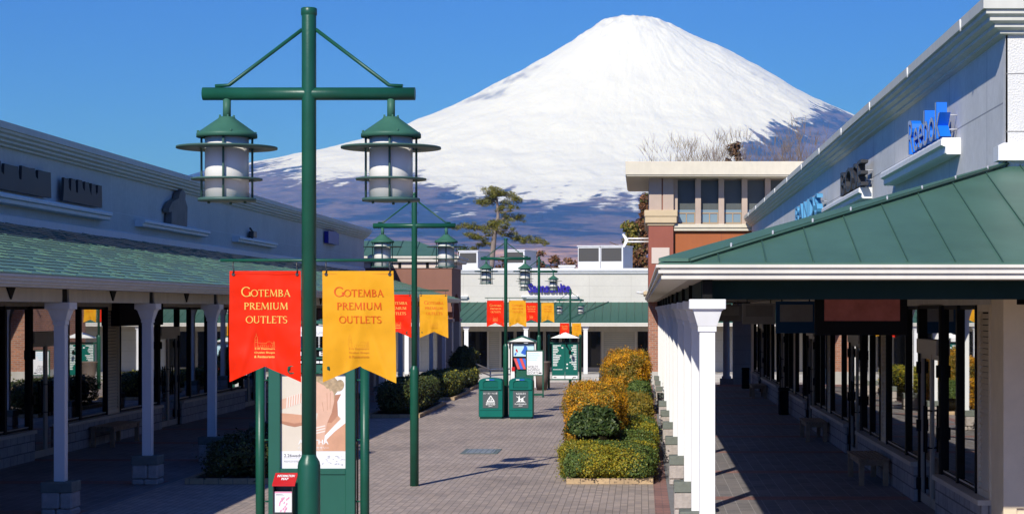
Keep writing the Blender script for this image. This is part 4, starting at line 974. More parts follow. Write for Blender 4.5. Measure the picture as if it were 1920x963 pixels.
# ------------------------------------------------------------------ street lamps and banners
L1=Vector((-2.20,12.7,0))
def street_lamp(loc):
    x,y,z=loc; t=thing('street_lamp',loc,'','street lamp','green twin lantern street lamps')
    mb=MB(); mb.tube([(x,y,2.0),(x,y,4.94)],.048,24); mb.lathe(x,y,[(.048,4.94),(.053,4.945),(.053,4.985),(.048,4.992),(0,4.994)],24)
    mb.lathe(x,y,[(.0,0),(.0745,0),(.0745,1.97),(.070,1.995),(.050,2.03),(.048,2.045)],24); mb.build('pole',M['pole'],t)
    mb=MB(); mb.tube([(x-.702,y,4.425),(x+.702,y,4.425)],.0425,20); mb.build('cross_arm',M['pole'],t)
    for s in (-1,1):
        mb=MB(); mb.tube([(x+s*.045,y,4.85),(x+s*.53,y,4.482),(x+s*.62,y,4.476)],.0125,8); mb.build('brace',M['pole'],t)
    mb=MB(); mb.tube([(x-.585,y,3.325),(x+.585,y,3.325)],.0105,10); mb.build('banner_rod',M['pole'],t)
    for s in (-1,1):
        lx=x+s*.543
        mb=MB(); mb.tube([(lx,y,4.40),(lx,y,4.26)],.026,14); mb.lathe(lx,y,[(0,4.272),(.052,4.272),(.056,4.262),(.192,4.165),(.198,4.16),(.198,4.135),(.15,4.135)],32)
        for k in range(4):
            a=R(20+90*k); mb.tube([(lx+.188*math.cos(a),y+.188*math.sin(a),4.16),(lx+.188*math.cos(a),y+.188*math.sin(a),4.178)],.008,6)
            mb.tube([(lx+.045*math.cos(a),y+.045*math.sin(a),4.26),(lx+.045*math.cos(a),y+.045*math.sin(a),4.285)],.007,6)
        ln=mb.build('lantern',M['pole2'],t)
        mb=MB(); mb.lathe(lx,y,[(0,4.134),(.143,4.134),(.143,3.735),(0,3.735)],32); mb.build('diffuser',M['diff'],ln)
        def ring(r0,r1,z0,z1): 
            m_=MB(); m_.lathe(lx,y,[(r0,z0),(r1,z0),(r1,z1),(r0,z1),(r0,z0)],40); return m_
        ring(.155,.33,4.062,4.074).build('shade_disc',M['disc'],ln); ring(.155,.233,3.855,3.866).build('shade_disc',M['disc'],ln)
        m_=ring(.0,.19,3.715,3.735)
        for k in range(3):
            a=R(90*k); m_.tube([(lx+.12*math.cos(a),y+.12*math.sin(a),3.70),(lx+.12*math.cos(a),y+.12*math.sin(a),3.716)],.01,6)
        m_.build('bottom_ring',M['disc'],ln)
        mb=MB()
        for k in range(4):
            a=R(-86+90*k); mb.tube([(lx+.166*math.cos(a),y+.166*math.sin(a),3.733),(lx+.166*math.cos(a),y+.166*math.sin(a),4.137)],.0075,8)
        mb.each('guard_rod',M['disc'],ln)
    for s in (-1,1):
        mb=MB(); pts=[]
        for k in range(15):
            a=k/14*math.pi*2.2; rr=.030-.012*k/14; pts.append((x+s*(.085+.028-rr*math.cos(a)),y-.01,2.60+rr*math.sin(a)))
        mb.tube(pts,.005,6); mb.tube([(x+s*.045,y-.01,2.58),(x+s*.115,y-.01,2.58)],.005,6)
        mb.bbox(x+s*.13-.009,x+s*.13+.009,y-.02,y,2.60,2.625,.004)
        mb.build('banner_tie',M['pole'],t)
    return t
lamp_pos=[(-2.20,12.7,0),(-3.87,32.7,0),(-3.80,53.7,0),(-3.87,72.4,0),(-3.66,98.4,-.95)]
lamp_lab=['tall green street lamp with twin lanterns in front of the poster stand',
 'green twin lantern street lamp standing alone behind the large yellow banner',
 'green twin lantern street lamp between the two teal bins',
 'green twin lantern street lamp behind the white sandwich board',
 'smallest green twin lantern street lamp, behind the teal directory board']
lamp0=street_lamp(lamp_pos[0]); lamps=[lamp0]
for p in lamp_pos[1:]:
    c=copy_tree(lamp0); c.location=p; lamps.append(c)
for o,l in zip(lamps,lamp_lab): o['label']=l

def banner(off, mcl, mtx, msm, sd, cat_label):
    """cloth hung at the lamp; local x centred on the banner, z downwards from its top edge"""
    W,H,NT=.47,.735,.63
    ph=sd*2.1
    def wave(u,v):  # out of plane
        t=-v/H
        return .022*t*math.sin(u*7+ph+t*2.5)+.016*t*math.sin(u*15-t*6+ph*2)+.005*math.sin(v*24+u*9+ph)*(1-abs(u)/.3)+.016*math.exp(-((u*sd-.1-v*.25)/.03)**2)*t+.010*math.exp(-((u*sd+.05+v*.32)/.022)**2)*t+.004*noise.noise(Vector((u*16,v*13,sd*3)))
    def sway(u,v): return u*(1+.03*(-v/H)) + (.014*(-v/H) if sd>0 else -.001*(-v/H))
    x0,y0=L1.x+off,L1.y
    fn=lambda u,v,w_,e=0.: (x0+sway(u,v),y0-wave(u,v)-w_-e,3.255+v)
    nx,nz=34,40; vs=[];fs=[]
    for j in range(nz+1):
        for i in range(nx+1):
            u=-W/2+W*i/nx; bot=-(NT+(H-NT)*abs(u)/(W/2)) - (.006 if u>0 and sd>0 else 0)
            vs.append(fn(u,bot*j/nz,0))
    for j in range(nz):
        for i in range(nx): fs.append((j*(nx+1)+i,j*(nx+1)+i+1,(j+1)*(nx+1)+i+1,(j+1)*(nx+1)+i))
    mb=MB(); mb.add(vs,fs,0,True); cl=mb.build('banner',mcl,origin=(x0,y0,2.52))
    tx=MB(); fl=lambda u,v,w_: fn(u,v,w_,.0035)
    put_serif(tx,'GOTEMBA',fl,.005,-.170,.047,.325,first=1.38)
    put_serif(tx,'PREMIUM',fl,.005,-.255,.046,.295); put_serif(tx,'OUTLETS',fl,.010,-.345,.047,.275)
    tx.each('lettering',mtx,cl)
    sm=MB(); f2=lambda u,v,w_: fn(u,v,w_,.003)
    for s,zz,x1 in (('210 Designers',-.523,.062),('Outlet Shops',-.548,.062),('& Restaurants',-.574,.062)): put_text(sm,s,f2,-.070+.0,x1,zz,zz+.016,bold=.02)
    # little line drawing of the building
    def ln(u0,v0,u1,v1,t=.0009): 
        dx,dy=u1-u0,v1-v0; l=math.hypot(dx,dy); nx_,ny_=-dy/l*t/2,dx/l*t/2
        sm.add([f2(u0+nx_,v0+ny_,0),f2(u1+nx_,v1+ny_,0),f2(u1-nx_,v1-ny_,0),f2(u0-nx_,v0-ny_,0)],[(0,1,2,3)])
    zb=-.502
    ln(-.07,zb,.065,zb); ln(-.068,zb,-.068,-.44); ln(-.052,zb,-.052,-.44); ln(-.068,-.44,-.06,-.425); ln(-.052,-.44,-.06,-.425); ln(-.06,-.425,-.06,-.412); ln(-.068,-.455,-.052,-.455); ln(-.068,-.47,-.052,-.47)
    ln(-.05,-.475,.06,-.478); ln(-.03,-.487,.06,-.487); ln(.06,zb,.06,-.467); ln(.052,zb,.052,-.467); ln(.052,-.467,.06,-.467)
    for k in range(8): ln(-.045+.013*k,zb,-.045+.013*k,-.49)
    for k in range(8):
        a0,a1=math.pi*k/8,math.pi*(k+1)/8; ln(.025+.018*math.cos(a0),-.478+.012*math.sin(a0),.025+.018*math.cos(a1),-.478+.012*math.sin(a1))
    sm.build('small_print',msm,cl)
    hm_=MB()
    hm_.add([fn(u,v,0,.0022) for u,v in ((-W/2,-.018),(W/2,-.018),(W/2,-.021),(-W/2,-.021))],[(0,1,2,3)]); hm_.build('hem',msm,cl)
    hk=MB()
    for u in (-W/2+.025,W/2-.025):
        p=Vector(fn(u,-.022,0)); k0_=hk.cur; hk.tube([(p.x,p.y-.004,p.z+.004),(p.x+.004,p.y-.006,p.z+.03),(p.x-.003,p.y,p.z+.055),(p.x,L1.y,3.318)],.0045,6)
        hk.tube([(p.x-.0,p.y-.006,p.z),(p.x,p.y+.004,p.z)],.011,10)
    hk.each('hook',M['steel'],cl)
    return cl
br=banner(-.29,M['red'],M['ytext'],M['rtext2'],-1,''); by=banner(.323,M['yel'],M['rtext'],M['rtext2'],1,'')
for c in br.children:
    if c.name.startswith('small_print') or c.name.startswith('hem'): c.data.materials[0]=M['ytext'] if c.name.startswith('small') else M['red']
for c in by.children:
    if c.name.startswith('hem'): c.data.materials[0]=M['rtext2']
bl=['large {} outlet banner with {} capital letters on the lamp before the poster stand','{} outlet banner with {} letters on the lamp standing alone behind the large yellow one',
 '{} outlet banner with {} letters on the lamp between the teal bins','{} outlet banner with {} letters on the lamp behind the white sandwich board','tiny {} outlet banner with {} letters above the teal directory board']
for o,c1,c2,g in ((br,'red','yellow','red banners on the street lamps'),(by,'yellow','red','yellow banners on the street lamps')):
    tag(o,bl[0].format(c1,c2),'banner',g); b0=Vector(o.location)
    for k in range(1,5):
        c=copy_tree(o); c.location=b0+Vector(lamp_pos[k])-Vector(lamp_pos[0]); c['label']=bl[k].format(c1,c2)

# ------------------------------------------------------------------ poster stand behind the near lamp
SY=21.2
def SX(px): return (px-VX)/F*SY
def SZ(py): return CAMZ-(py-VY)/F*SY
S=thing('poster_stand',(SX(587),SY,0),'tall green poster stand with arched top and jewellery poster between two posts','poster stand')
for px in (488,684):
    mb=MB(); mb.tube([(SX(px),SY,0),(SX(px),SY,2.5)],.05,18); mb.lathe(SX(px),SY,[(.05,2.5),(.04,2.53),(0,2.54)],18); mb.build('post',M['pole'],S)
mb=MB()
for zz in (SZ(712),SZ(824),SZ(939),.25):
    mb.tube([(SX(488),SY,zz),(SX(506),SY,zz)],.010,8); mb.tube([(SX(668),SY,zz),(SX(684),SY,zz)],.010,8)
mb.each('tie_bar',M['pole'],S)
fx0,fx1=SX(505),SX(667); px0,px1=SX(527),SX(649)
mb=MB(); mb.bbox(fx0,px0,SY-.06,SY+.06,.08,SZ(640),.006); mb.bbox(px1,fx1,SY-.06,SY+.06,.08,SZ(640),.006); mb.bbox(px0,px1,SY-.055,SY+.055,SZ(888),SZ(877),.004); mb.box(px0,px1,SY-.04,SY+.055,.08,SZ(888)); mb.box(px0,px1,SY-.055,SY+.055,SZ(700),SZ(683)); mb.box(px0,px1,SY-.055,SY+.055,SZ(672.5),SZ(669)); mb.box(px0,px1,SY-.055,SY+.055,SZ(655),SZ(652))
mb.box(px0,px1,SY+.0,SY+.055,SZ(877),SZ(700)); 
# arched head
n=18; xc=(fx0+fx1)/2; hw=(fx1-fx0)/2; z1=SZ(640); z2=SZ(600); th=.035
for i in range(n):
    u0=-1+2*i/n;u1=-1+2*(i+1)/n; f=lambda u:z1+(z2-z1)*(1-u*u)**.6
    mb.prism([(xc+u0*hw,f(u0)-th),(xc+u1*hw,f(u1)-th),(xc+u1*hw,f(u1)),(xc+u0*hw,f(u0))],lambda u,v,w_:(u,w_,v),SY-.06,SY+.06)
mb.build('frame',M['signgreen'],S)
mb=MB(); mb.box(px0-.02,px1+.02,SY-.02,SY+.02,SZ(630),SZ(610)); hd=mb.build('header_panel',M['paper'],S)
mb=MB(); put_text(mb,'GOTEMBA PREMIUM OUTLETS',lambda u,v,w_:(u,SY-.023-w_,v),px0+.06,px1-.06,SZ(626),SZ(621)); mb.build('lettering',M['greyprint'],hd)
mb=MB(); mb.box(px0,px1,SY-.02,SY+.02,SZ(669),SZ(655)); hd=mb.build('title_panel',M['hs_black'],S)
mb=MB(); put_text(mb,'PREMIUM EVENT',lambda u,v,w_:(u,SY-.023-w_,v),SX(520),SX(652),SZ(666.5),SZ(657.5),bold=.02); mb.build('lettering',M['print'],hd)
mb=MB(); mb.box(px0,px1,SY-.02,SY+.02,SZ(683),SZ(672.5)); hd=mb.build('lower_title_panel',M['hs_black'],S)
mb=MB(); dashes(mb,lambda u,v,w_:(u,SY-.022-w_,v),px0+.05,px1-.05,SZ(682),SZ(674),1,wmin=.9,wmax=1.,fill=.6); mb.build('lettering',M['print'],hd)
# poster: a woman resting her arms, on beige
pt=SZ(700); pb=SZ(877); wsp=SZ(845)
mb=MB(); mb.box(px0,px1,SY-.012,SY-.001,wsp,pt); po=mb.build('poster',M['posterbg'],S)
mb=MB(); mb.box(px0,px1,SY-.012,SY-.001,pb,wsp); pp=mb.build('poster_footer',M['paper'],S)
def flat(name,polys,m,d,par): 
    mb=MB()
    for q in polys: mb.prism([(SX(a),SZ(b)) for a,b in q],lambda u,v,w_:(u,w_,v),SY-.012-d,SY-.0121-d+.0005)
    return mb.build(name,m,par)
def ell(cx,cy,rx,ry,rot=0,n=18): return [(cx+rx*math.cos(t)*math.cos(rot)-ry*math.sin(t)*math.sin(rot),cy+rx*math.cos(t)*math.sin(rot)+ry*math.sin(t)*math.cos(rot)) for t in [2*math.pi*i/n for i in range(n)]]
flat('printed_backdrop',[[(596,700.5),(648.6,700.5),(648.6,790),(612,760)]],M['paper'],.0006,po)
flat('printed_back',[[(592,812),(606,782),(622,772),(634,778),(648.5,800),(648.5,844.5),(575,844.5)]],M['skin'],.0012,po)
flat('printed_neck',[[(612,742),(640,738),(633,752),(634,778),(622,792),(606,790)]],M['skin2'],.0015,po)
flat('printed_face',[[(572,716),(590,706),(606,712),(620,735),(618,762),(604,775),(586,772),(574,752)]],M['skin3'],.0018,po)
flat('printed_hair',[[(574,718),(580,707),(592,700.5),(612,701),(628,707),(636,716),(636,730),(629,738),(627,752),(620,748),(618,733),(608,722),(594,714)]],M['hair'],.0021,po)
flat('printed_bun',[ell(637,722,8.5,11,.25)],M['hair'],.0024,po)
flat('printed_arm_front',[[(592,844.5),(608,824),(622,812),(648.5,792),(648.5,844.5)]],M['skin'],.0025,po)
flat('printed_top',[[(604,826),(610,815),(628,796),(643,781),(648.5,780),(648.5,792),(628,808),(606,830)]],M['paper'],.0028,po)
flat('printed_forearm',[[(527.5,748),(540,744.5),(553,740),(571,735),(578,745),(570,752),(553,758),(540,763),(527.5,767)]],M['skin3'],.0016,po)
flat('printed_arm',[[(527.5,773.5),(548,775),(570,777.5),(586,778),(586,792),(570,796),(553,799.5),(540,797),(527.5,793)]],M['skin'],.0017,po)
flat('printed_arm_shade',[[(527.5,788),(553,793),(571,790),(586,787),(586,792),(570,796),(553,799.5),(540,797),(527.5,793)]],M['skin2'],.0019,po)
for k_ in range(7): flat('printed_bangle',[[(537+4.6*k_,764.5-1.6*k_),(539.4+4.6*k_,763.8-1.6*k_),(540.6+4.6*k_,742.5-1.3*k_),(538.2+4.6*k_,743.4-1.3*k_)]],M['bangle'],.0022+.0001*k_,po)
flat('printed_hand',[[(592,800),(596,775),(598,758),(603,752),(605,742),(609,733),(613,735),(613,729),(617,727),(619,733),(623,731),(626,737),(627,752),(622,774),(614,792),(610,812),(606,844),(588,844)]],M['skin3'],.0030,po)
for k_,(a_,b_) in enumerate((((604,753),(607,770)),((613,736),(614,768)),((619.5,735),(619,766)))): flat('printed_finger_line',[[(a_[0],a_[1]),(a_[0]+.8,a_[1]),(b_[0]+.6,b_[1]),(b_[0],b_[1])]],M['skin2'],.0033+.0001*k_,po)
for k_ in range(3): flat('printed_bangle',[[(593,800+5*k_),(610,796+5*k_),(610,798.5+5*k_),(593,802.5+5*k_)]],M['bangle'],.0034+.0001*k_,po)
mb=MB(); put_text(mb,'AGATHA',lambda u,v,w_:(u,SY-.0165-w_,v),SX(559.5),SX(616.5),SZ(832),SZ(823),bold=.015); put_text(mb,'\u30a4\u30f3\u30c8\u30fb\u30a2\u30af\u30bb\u30b5\u30ea\u30fc',lambda u,v,w_:(u,SY-.0165-w_,v),SX(558),SX(617),SZ(841),SZ(836))
mb.build('poster_title',M['print'],po)
mb=MB(); fp=lambda u,v,w_:(u,SY-.0135-w_,v)
put_text(mb,'2.26wed\u25b83.3mon',fp,SX(533),SX(592),SZ(856),SZ(850),bold=.01); put_text(mb,'PREMIUM EVENT SPACE',fp,SX(533),SX(578),SZ(865.5),SZ(863.5)); 
mb.build('footer_lettering',M['dkprint'],pp)
mb=MB(); 
for a,b,c,d in ((533,858,568,858.4),(533,862,568,862.4),(533,858,533.4,862),(567.6,858,568,862)): mb.add([fp(SX(a),SZ(d),0),fp(SX(c),SZ(d),0),fp(SX(c),SZ(b),0),fp(SX(a),SZ(b),0)],[(0,1,2,3)])
r3=random.Random(3)
for k in range(26):
    a=r3.uniform(602,645);b=r3.uniform(853,870); l=r3.uniform(1,5); mb.add([fp(SX(a),SZ(b+.7),.0001*k),fp(SX(a+l),SZ(b+r3.uniform(0,3)),.0001*k),fp(SX(a+l),SZ(b-.6),.0001*k),fp(SX(a),SZ(b),.0001*k)],[(0,1,2,3)])
mb.build('footer_map',M['greyprint'],pp)
mb=MB(); mb.bbox(SX(664)+.02,SX(664)+.035,SY+.06,SY+.09,.1,2.4,.003); mb.build('back_strip',M['woodframe'],S)
# leaflet box on the stand
BY=SY-.32
def BXx(px): return (px-VX)/F*BY
def BZ(py): return CAMZ-(py-VY)/F*BY
bx_=thing('leaflet_box',(BXx(534),BY,0),'clear leaflet box with sloping red information map lid before the poster stand','leaflet box')
mb=MB(); mb.prism([(BY-.10,BZ(906)),(BY+.10,BZ(887)),(BY+.10,BZ(890)),(BY-.10,BZ(909))],lambda u,v,w_:(w_,u,v),BXx(513.5),BXx(556)); lid=mb.build('lid',M['redprint'],bx_)
mb=MB(); sl_=(BZ(887)-BZ(906))/.20; fq=lambda u,v,w_:(u,BY-.10+v-.001,BZ(906)+v*sl_+.002+w_)
put_text(mb,'INFORMATION',fq,BXx(519),BXx(551),.125,.165,bold=.03); put_text(mb,'MAP',fq,BXx(528),BXx(541),.075,.115,bold=.03); mb.build('lettering',M['print'],lid)
mb=MB(); x0,x1=BXx(514),BXx(551); mb.box(x0,x0+.008,BY-.08,BY+.09,.55,BZ(906)); mb.box(x1-.008,x1,BY-.08,BY+.09,.55,BZ(906)); mb.box(x0+.008,x1-.008,BY+.07,BY+.09,.55,BZ(900)); mb.box(x0+.008,x1-.008,BY-.08,BY-.07,.55,BZ(958)); mb.box(x0,x1,BY-.08,BY+.09,.53,.55); mb.build('box_body',M['steel'],bx_)
mb=MB(); mb.box(x0+.012,x1-.012,BY-.05,BY-.03,.56,BZ(920)); lf=mb.build('leaflet',M['paper'],bx_)
mb=MB(); fr2=lambda u,v,w_:(u,BY-.0515-w_,v); mb.add([fr2(x0+.012,BZ(922.5),0),fr2(x1-.012,BZ(922.5),0),fr2(x1-.012,BZ(920),0),fr2(x0+.012,BZ(920),0)],[(0,1,2,3)])
r4=random.Random(9)
for k in range(16):
    a=r4.uniform(524,543);b=r4.uniform(930,960); mb.add([fr2(BXx(a),BZ(b+2),.0002*k),fr2(BXx(a+2.5),BZ(b+1),.0002*k),fr2(BXx(a+3.4),BZ(b-3),.0002*k),fr2(BXx(a+1),BZ(b-2),.0002*k)],[(0,1,2,3)])
mb.build('leaflet_print',M['pink'],lf)
mb=MB(); dashes(mb,fr2,x0+.03,x1-.03,BZ(927),BZ(924),2,wmin=.4,wmax=.8,fill=.35); mb.build('leaflet_lettering',M['dkprint'],lf)
mb=MB(); mb.tube([((x0+x1)/2,BY+.04,0.),((x0+x1)/2,BY+.04,.55)],.025,10); mb.bbox((x0+x1)/2-.12,(x0+x1)/2+.12,BY-.08,BY+.16,0.,.02,.004); mb.build('stand',M['pole'],bx_)

# ------------------------------------------------------------------ teal bins
def arch_outline(w_,z0,z1,rc,n=8):
    pts=[(-w_/2,z0),(w_/2,z0)]
    for i in range(n+1):
        a=math.pi/2*i/n; pts.append((w_/2-rc+rc*math.cos(a),z1-rc*.8+rc*.8*math.sin(a)-.0))
    for i in range(1,n):
        t=i/n; pts.append(((w_/2-rc)*(1-2*t),z1+.022*(1-(1-2*t)**2)))
    for i in range(n+1):
        a=math.pi/2+math.pi/2*i/n; pts.append((-w_/2+rc+rc*math.cos(a),z1-rc*.8+rc*.8*math.sin(a)))
    return pts
def make_bin(x,y,label,kind):
    t=thing('recycling_bin',(x,y,0),label,'bin','teal bins at the lamp')
    W,Dp=.665,.60
    mb=MB(); o=arch_outline(W,.055,1.10,.12)
    inn=[(u*.965,v if v>.1 else v) for u,v in o]
    fnf=lambda u,v,w_:(x+u,y+w_,v)
    mb.prism(o,fnf,-Dp/2+.045,Dp/2-.03); mb.add([fnf(*p,-Dp/2+.045) for p in o]+[fnf(u*.955,.055+(v-.055)*.985+.004,-Dp/2+.018) for u,v in o],[(i,(i+1)%len(o),len(o)+(i+1)%len(o),len(o)+i) for i in range(len(o))],0,True)
    mb.add([fnf(u*.955,.055+(v-.055)*.985+.004,-Dp/2+.018) for u,v in o],[tuple(range(len(o)))]); body=mb.build('body',M['bin'],t)
    mb=MB(); mb.bbox(x-W/2+.03,x+W/2-.03,y-Dp/2+.03,y+Dp/2-.03,0,.055,.01); mb.build('base',M['bingroove'],t)
    # hood rim with arched opening, flap behind it
    oo=arch_outline(.60,.80,1.085,.10); ii=arch_outline(.42,.84,1.045,.09)
    mb=MB(); d0=-Dp/2+.0175; d1=-Dp/2-.012; n=len(oo)
    for a,b in ((d1,d1),):
        mb.add([fnf(*p,d1) for p in oo]+[fnf(*p,d1) for p in ii],[(i,(i+1)%n,n+(i+1)%n,n+i) for i in range(n)])
    mb.add([fnf(*p,d0) for p in oo]+[fnf(*p,d1) for p in oo],[(i,(i+1)%n,n+(i+1)%n,n+i) for i in range(n)]); mb.add([fnf(*p,d0) for p in ii]+[fnf(*p,d1) for p in ii],[(i,(i+1)%n,n+(i+1)%n,n+i) for i in range(n)]); mb.build('hood',M['bin'],t)
    mb=MB(); mb.prism(ii,fnf,d0-.004,d0+.001); fl=mb.build('flap',M['binflap'],t)
    mb=MB(); mb.box(x-.20,x+.20,y-Dp/2+.008,y-Dp/2+.012,.855,.865); mb.build('flap_edge',M['bingroove'],fl)
    mb=MB(); mb.box(x-.30,x+.30,y-Dp/2+.012,y-Dp/2+.017,.775,.787); mb.box(x-.30,x+.30,y-Dp/2+.012,y-Dp/2+.017,.235,.243); mb.build('groove',M['bingroove'],t)
    mb=MB(); mb.box(x-.13,x-.04,y-Dp/2-.016,y-Dp/2-.0125,1.062,1.088); mb.box(x-.04,x+.10,y-Dp/2-.016,y-Dp/2-.0125,1.062,1.088,1); mb.build('sticker',[M['print'],M['blueprint']],t)
    mb=MB(); mb.box(x-.215,x+.205,y-Dp/2+.008,y-Dp/2+.0165,.30,.765); lb=mb.build('label_panel',M['binlabel'],t)
    mb=MB(); yf=y-Dp/2+.0065; f3=lambda u,v,w_:(x+u,yf-w_,v)
    def line(u0,v0,u1,v1,tk,k=0):
        dx,dy=u1-u0,v1-v0; l=math.hypot(dx,dy); a,b=-dy/l*tk/2,dx/l*tk/2
        mb.add([f3(u0+a,v0+b,k*.0003),f3(u1+a,v1+b,k*.0003),f3(u1-a,v1-b,k*.0003),f3(u0-a,v0-b,k*.0003)],[(0,1,2,3)])
    if kind=='recycle':
        put_text(mb,'\u30d3\u30f3\u30fb\u30ab\u30f3\u30fb\u30da\u30c3\u30c8\u985e',f3,-.195,.185,.675,.725,bold=.02)
        for k,(a,b) in enumerate((((-.1,.48),(0,.635)),((0,.635),(.1,.48)),((.1,.48),(-.1,.48)))): line(*a,*b,.024,k)
        line(-.02,.50,-.02,.57,.02,3); line(.025,.50,.03,.56,.02,4)
        put_text(mb,'RECYCLE',f3,-.125,.115,.425,.465,bold=.03); put_text(mb,'BOTTLES',f3,-.13,.12,.382,.418,bold=.03); put_text(mb,'ONLY',f3,-.06,.05,.338,.37,bold=.02)
    else:
        put_text(mb,'\u3082\u3048\u308b\u30b4\u30df',f3,-.13,.135,.670,.725,bold=.02)
        line(-.12,.62,.12,.46,.016,0); line(-.12,.46,.12,.62,.016,1); line(-.045,.48,-.045,.60,.045,2); line(-.045,.60,-.045,.645,.02,3); line(.04,.48,.04,.57,.06,4); line(-.09,.475,.09,.475,.02,5)
        put_text(mb,'FLAMMABLES',f3,-.165,.155,.395,.425,bold=.02); put_text(mb,'ONLY',f3,-.06,.05,.345,.375,bold=.02)
    mb.build('label_print',M['print'],lb)
make_bin((920-VX)/F*52.75,53.05,'teal recycling bin with a white triangle label, beside the lamp post','recycle')
make_bin((976.5-VX)/F*52.75,53.05,'teal waste bin with a crossed out bottle label, in front of the sandwich board','burn')

# ------------------------------------------------------------------ sandwich board, kiosk, directory, pot, rails
Y=66.; q=lambda px:(px-VX)/F*Y; z=lambda py:CAMZ-(py-VY)/F*Y
sb=thing('sandwich_board',(q(1003),Y,0),'white framed notice board on green legs with black capital lettering','sign board')
mb=MB(); mb.box(q(988),q(1017),Y-.02,Y+.02,z(702),z(658)); pn=mb.build('panel',M['paper'],sb)
mb=MB(); x0,x1=q(986),q(1019.5)
mb.box(x0,q(988),Y-.03,Y+.03,.04,z(656)); mb.box(q(1017),x1,Y-.03,Y+.03,.04,z(656)); mb.box(q(988),q(1017),Y-.03,Y+.03,z(658),z(656)); mb.box(q(988),q(1017),Y-.03,Y+.03,z(704),z(702)); mb.box(q(988),q(1017),Y-.03,Y+.03,z(741),z(737)); mb.box(x0,q(988),Y-.3,Y-.03,0,.04);mb.box(x0,q(988),Y+.03,Y+.3,0,.04); mb.box(q(1017),x1,Y-.3,Y-.03,0,.04);mb.box(q(1017),x1,Y+.03,Y+.3,0,.04); mb.box(x0,q(988),Y-.03,Y+.03,0,.04); mb.box(q(1017),x1,Y-.03,Y+.03,0,.04); mb.build('frame',M['pole'],sb)
f4=lambda u,v,w_:(u,Y-.0215-w_,v)
mb=MB()
for s,a,b,xx in (("WORLD'S",690,684.5,1009),('SHOPPING',695.5,690.8,1012.5),('RESORTS',701,696.3,1009)): put_text(mb,s,f4,q(989.3),q(xx),z(a),z(b))
mb.cur+=1; mb.add([f4(q(1010),z(700),0),f4(q(1015.5),z(700),0),f4(q(1015.5),z(697.5),0),f4(q(1010),z(697.5),0)],[(0,1,2,3)]); mb.each('lettering',M['dkprint'],pn)
mb=MB(); dashes(mb,f4,q(990),q(1014),z(676),z(660),4,wmin=.7,wmax=.95,fill=.5,seed=5); mb.build('pale_lettering',M['palebl'],pn)

Y=88.; base=gz(Y); kq=lambda px:(px-VX)/F*Y; kz=lambda py:CAMZ-(py-VY)/F*Y
kk=thing('map_kiosk',(kq(980),Y,base),'small white map kiosk with green gabled roof and leaflet rack','kiosk')
mb=MB()
for px in (953,959,1003): mb.box(kq(px),kq(px+2.2),Y-.35,Y-.25,base,kz(642)); mb.box(kq(px),kq(px+2.2),Y+.25,Y+.35,base,kz(642))
mb.box(kq(952),kq(1007),Y-.36,Y+.36,kz(642),kz(639)); mb.build('post',M['white'],kk)
mb=MB(); mb.prism([(kq(948),kz(640)),(kq(1009),kz(640)),(kq(980),kz(628.5))],lambda u,v,w_:(u,w_,v),Y-.5,Y+.5); mb.build('roof',M['pole'],kk)
mb=MB(); mb.prism([(kq(955),kz(639.7)),(kq(1003),kz(639.7)),(kq(980),kz(631.5))],lambda u,v,w_:(u,w_,v),Y-.51,Y-.502); mb.build('gable',M['white'],kk)
mb=MB(); mb.box(kq(962),kq(1003),Y-.2,Y-.1,kz(669),kz(643)); mb.box(kq(962),kq(1003),Y-.15,Y-.1,kz(692),kz(669)); mb.build('back_panel',M['hs_black'],kk)
mb=MB(); mb.box(kq(963.5),kq(1001.5),Y-.215,Y-.202,kz(667.5),kz(644.5)); mp_=mb.build('map_panel',M['palebl'],kk)
mb=MB(); f5=lambda px,py,d:(kq(px),Y-.217-d,kz(py)); 
for k,qd in enumerate([[(977,661),(985,665),(990,660),(989,650),(984,646),(982,653)],[(964.8,664),(968,660),(969.5,662),(967,666)]]): mb.add([f5(a,b,k*.001) for a,b in qd],[tuple(range(len(qd)))],0)
qd=[(967,655),(969.5,653.5),(972,659),(969.5,660)]; mb.add([f5(a,b,.003) for a,b in qd],[(0,1,2,3)],1); mb.build('map_print',[M['blueprint'],M['redprint']],mp_)
mb=MB()
for k in range(5):
    a=963.5+5.4*k; mb.add([(kq(a),Y-.20,kz(671)),(kq(a+5),Y-.20,kz(671)),(kq(a+13),Y-.40,kz(691)),(kq(a+8),Y-.40,kz(691))],[(0,1,2,3)],k%2)
mb.build('leaflet_rack',[M['redprint'],M['blueprint'],M['paper']],kk)
mb=MB(); mb.box(kq(966),kq(1000),Y-.3,Y+.2,base,kz(692)); mb.build('cabinet',M['signgreen'],kk)
mb=MB(); mb.box(kq(961),kq(966)-.003,Y-.45,Y-.36,base,kz(695)); mb.bbox(kq(960.5),kq(967),Y-.46,Y-.34,kz(695),kz(687),.02,1); mb.box(kq(961.5),kq(966),Y-.452,Y-.4505,base+.4,kz(697),2); tag(mb.build('dispenser',[M['ac'],M['redprint'],M['paper']]),'slim white dispenser with red top beside the map kiosk','dispenser')

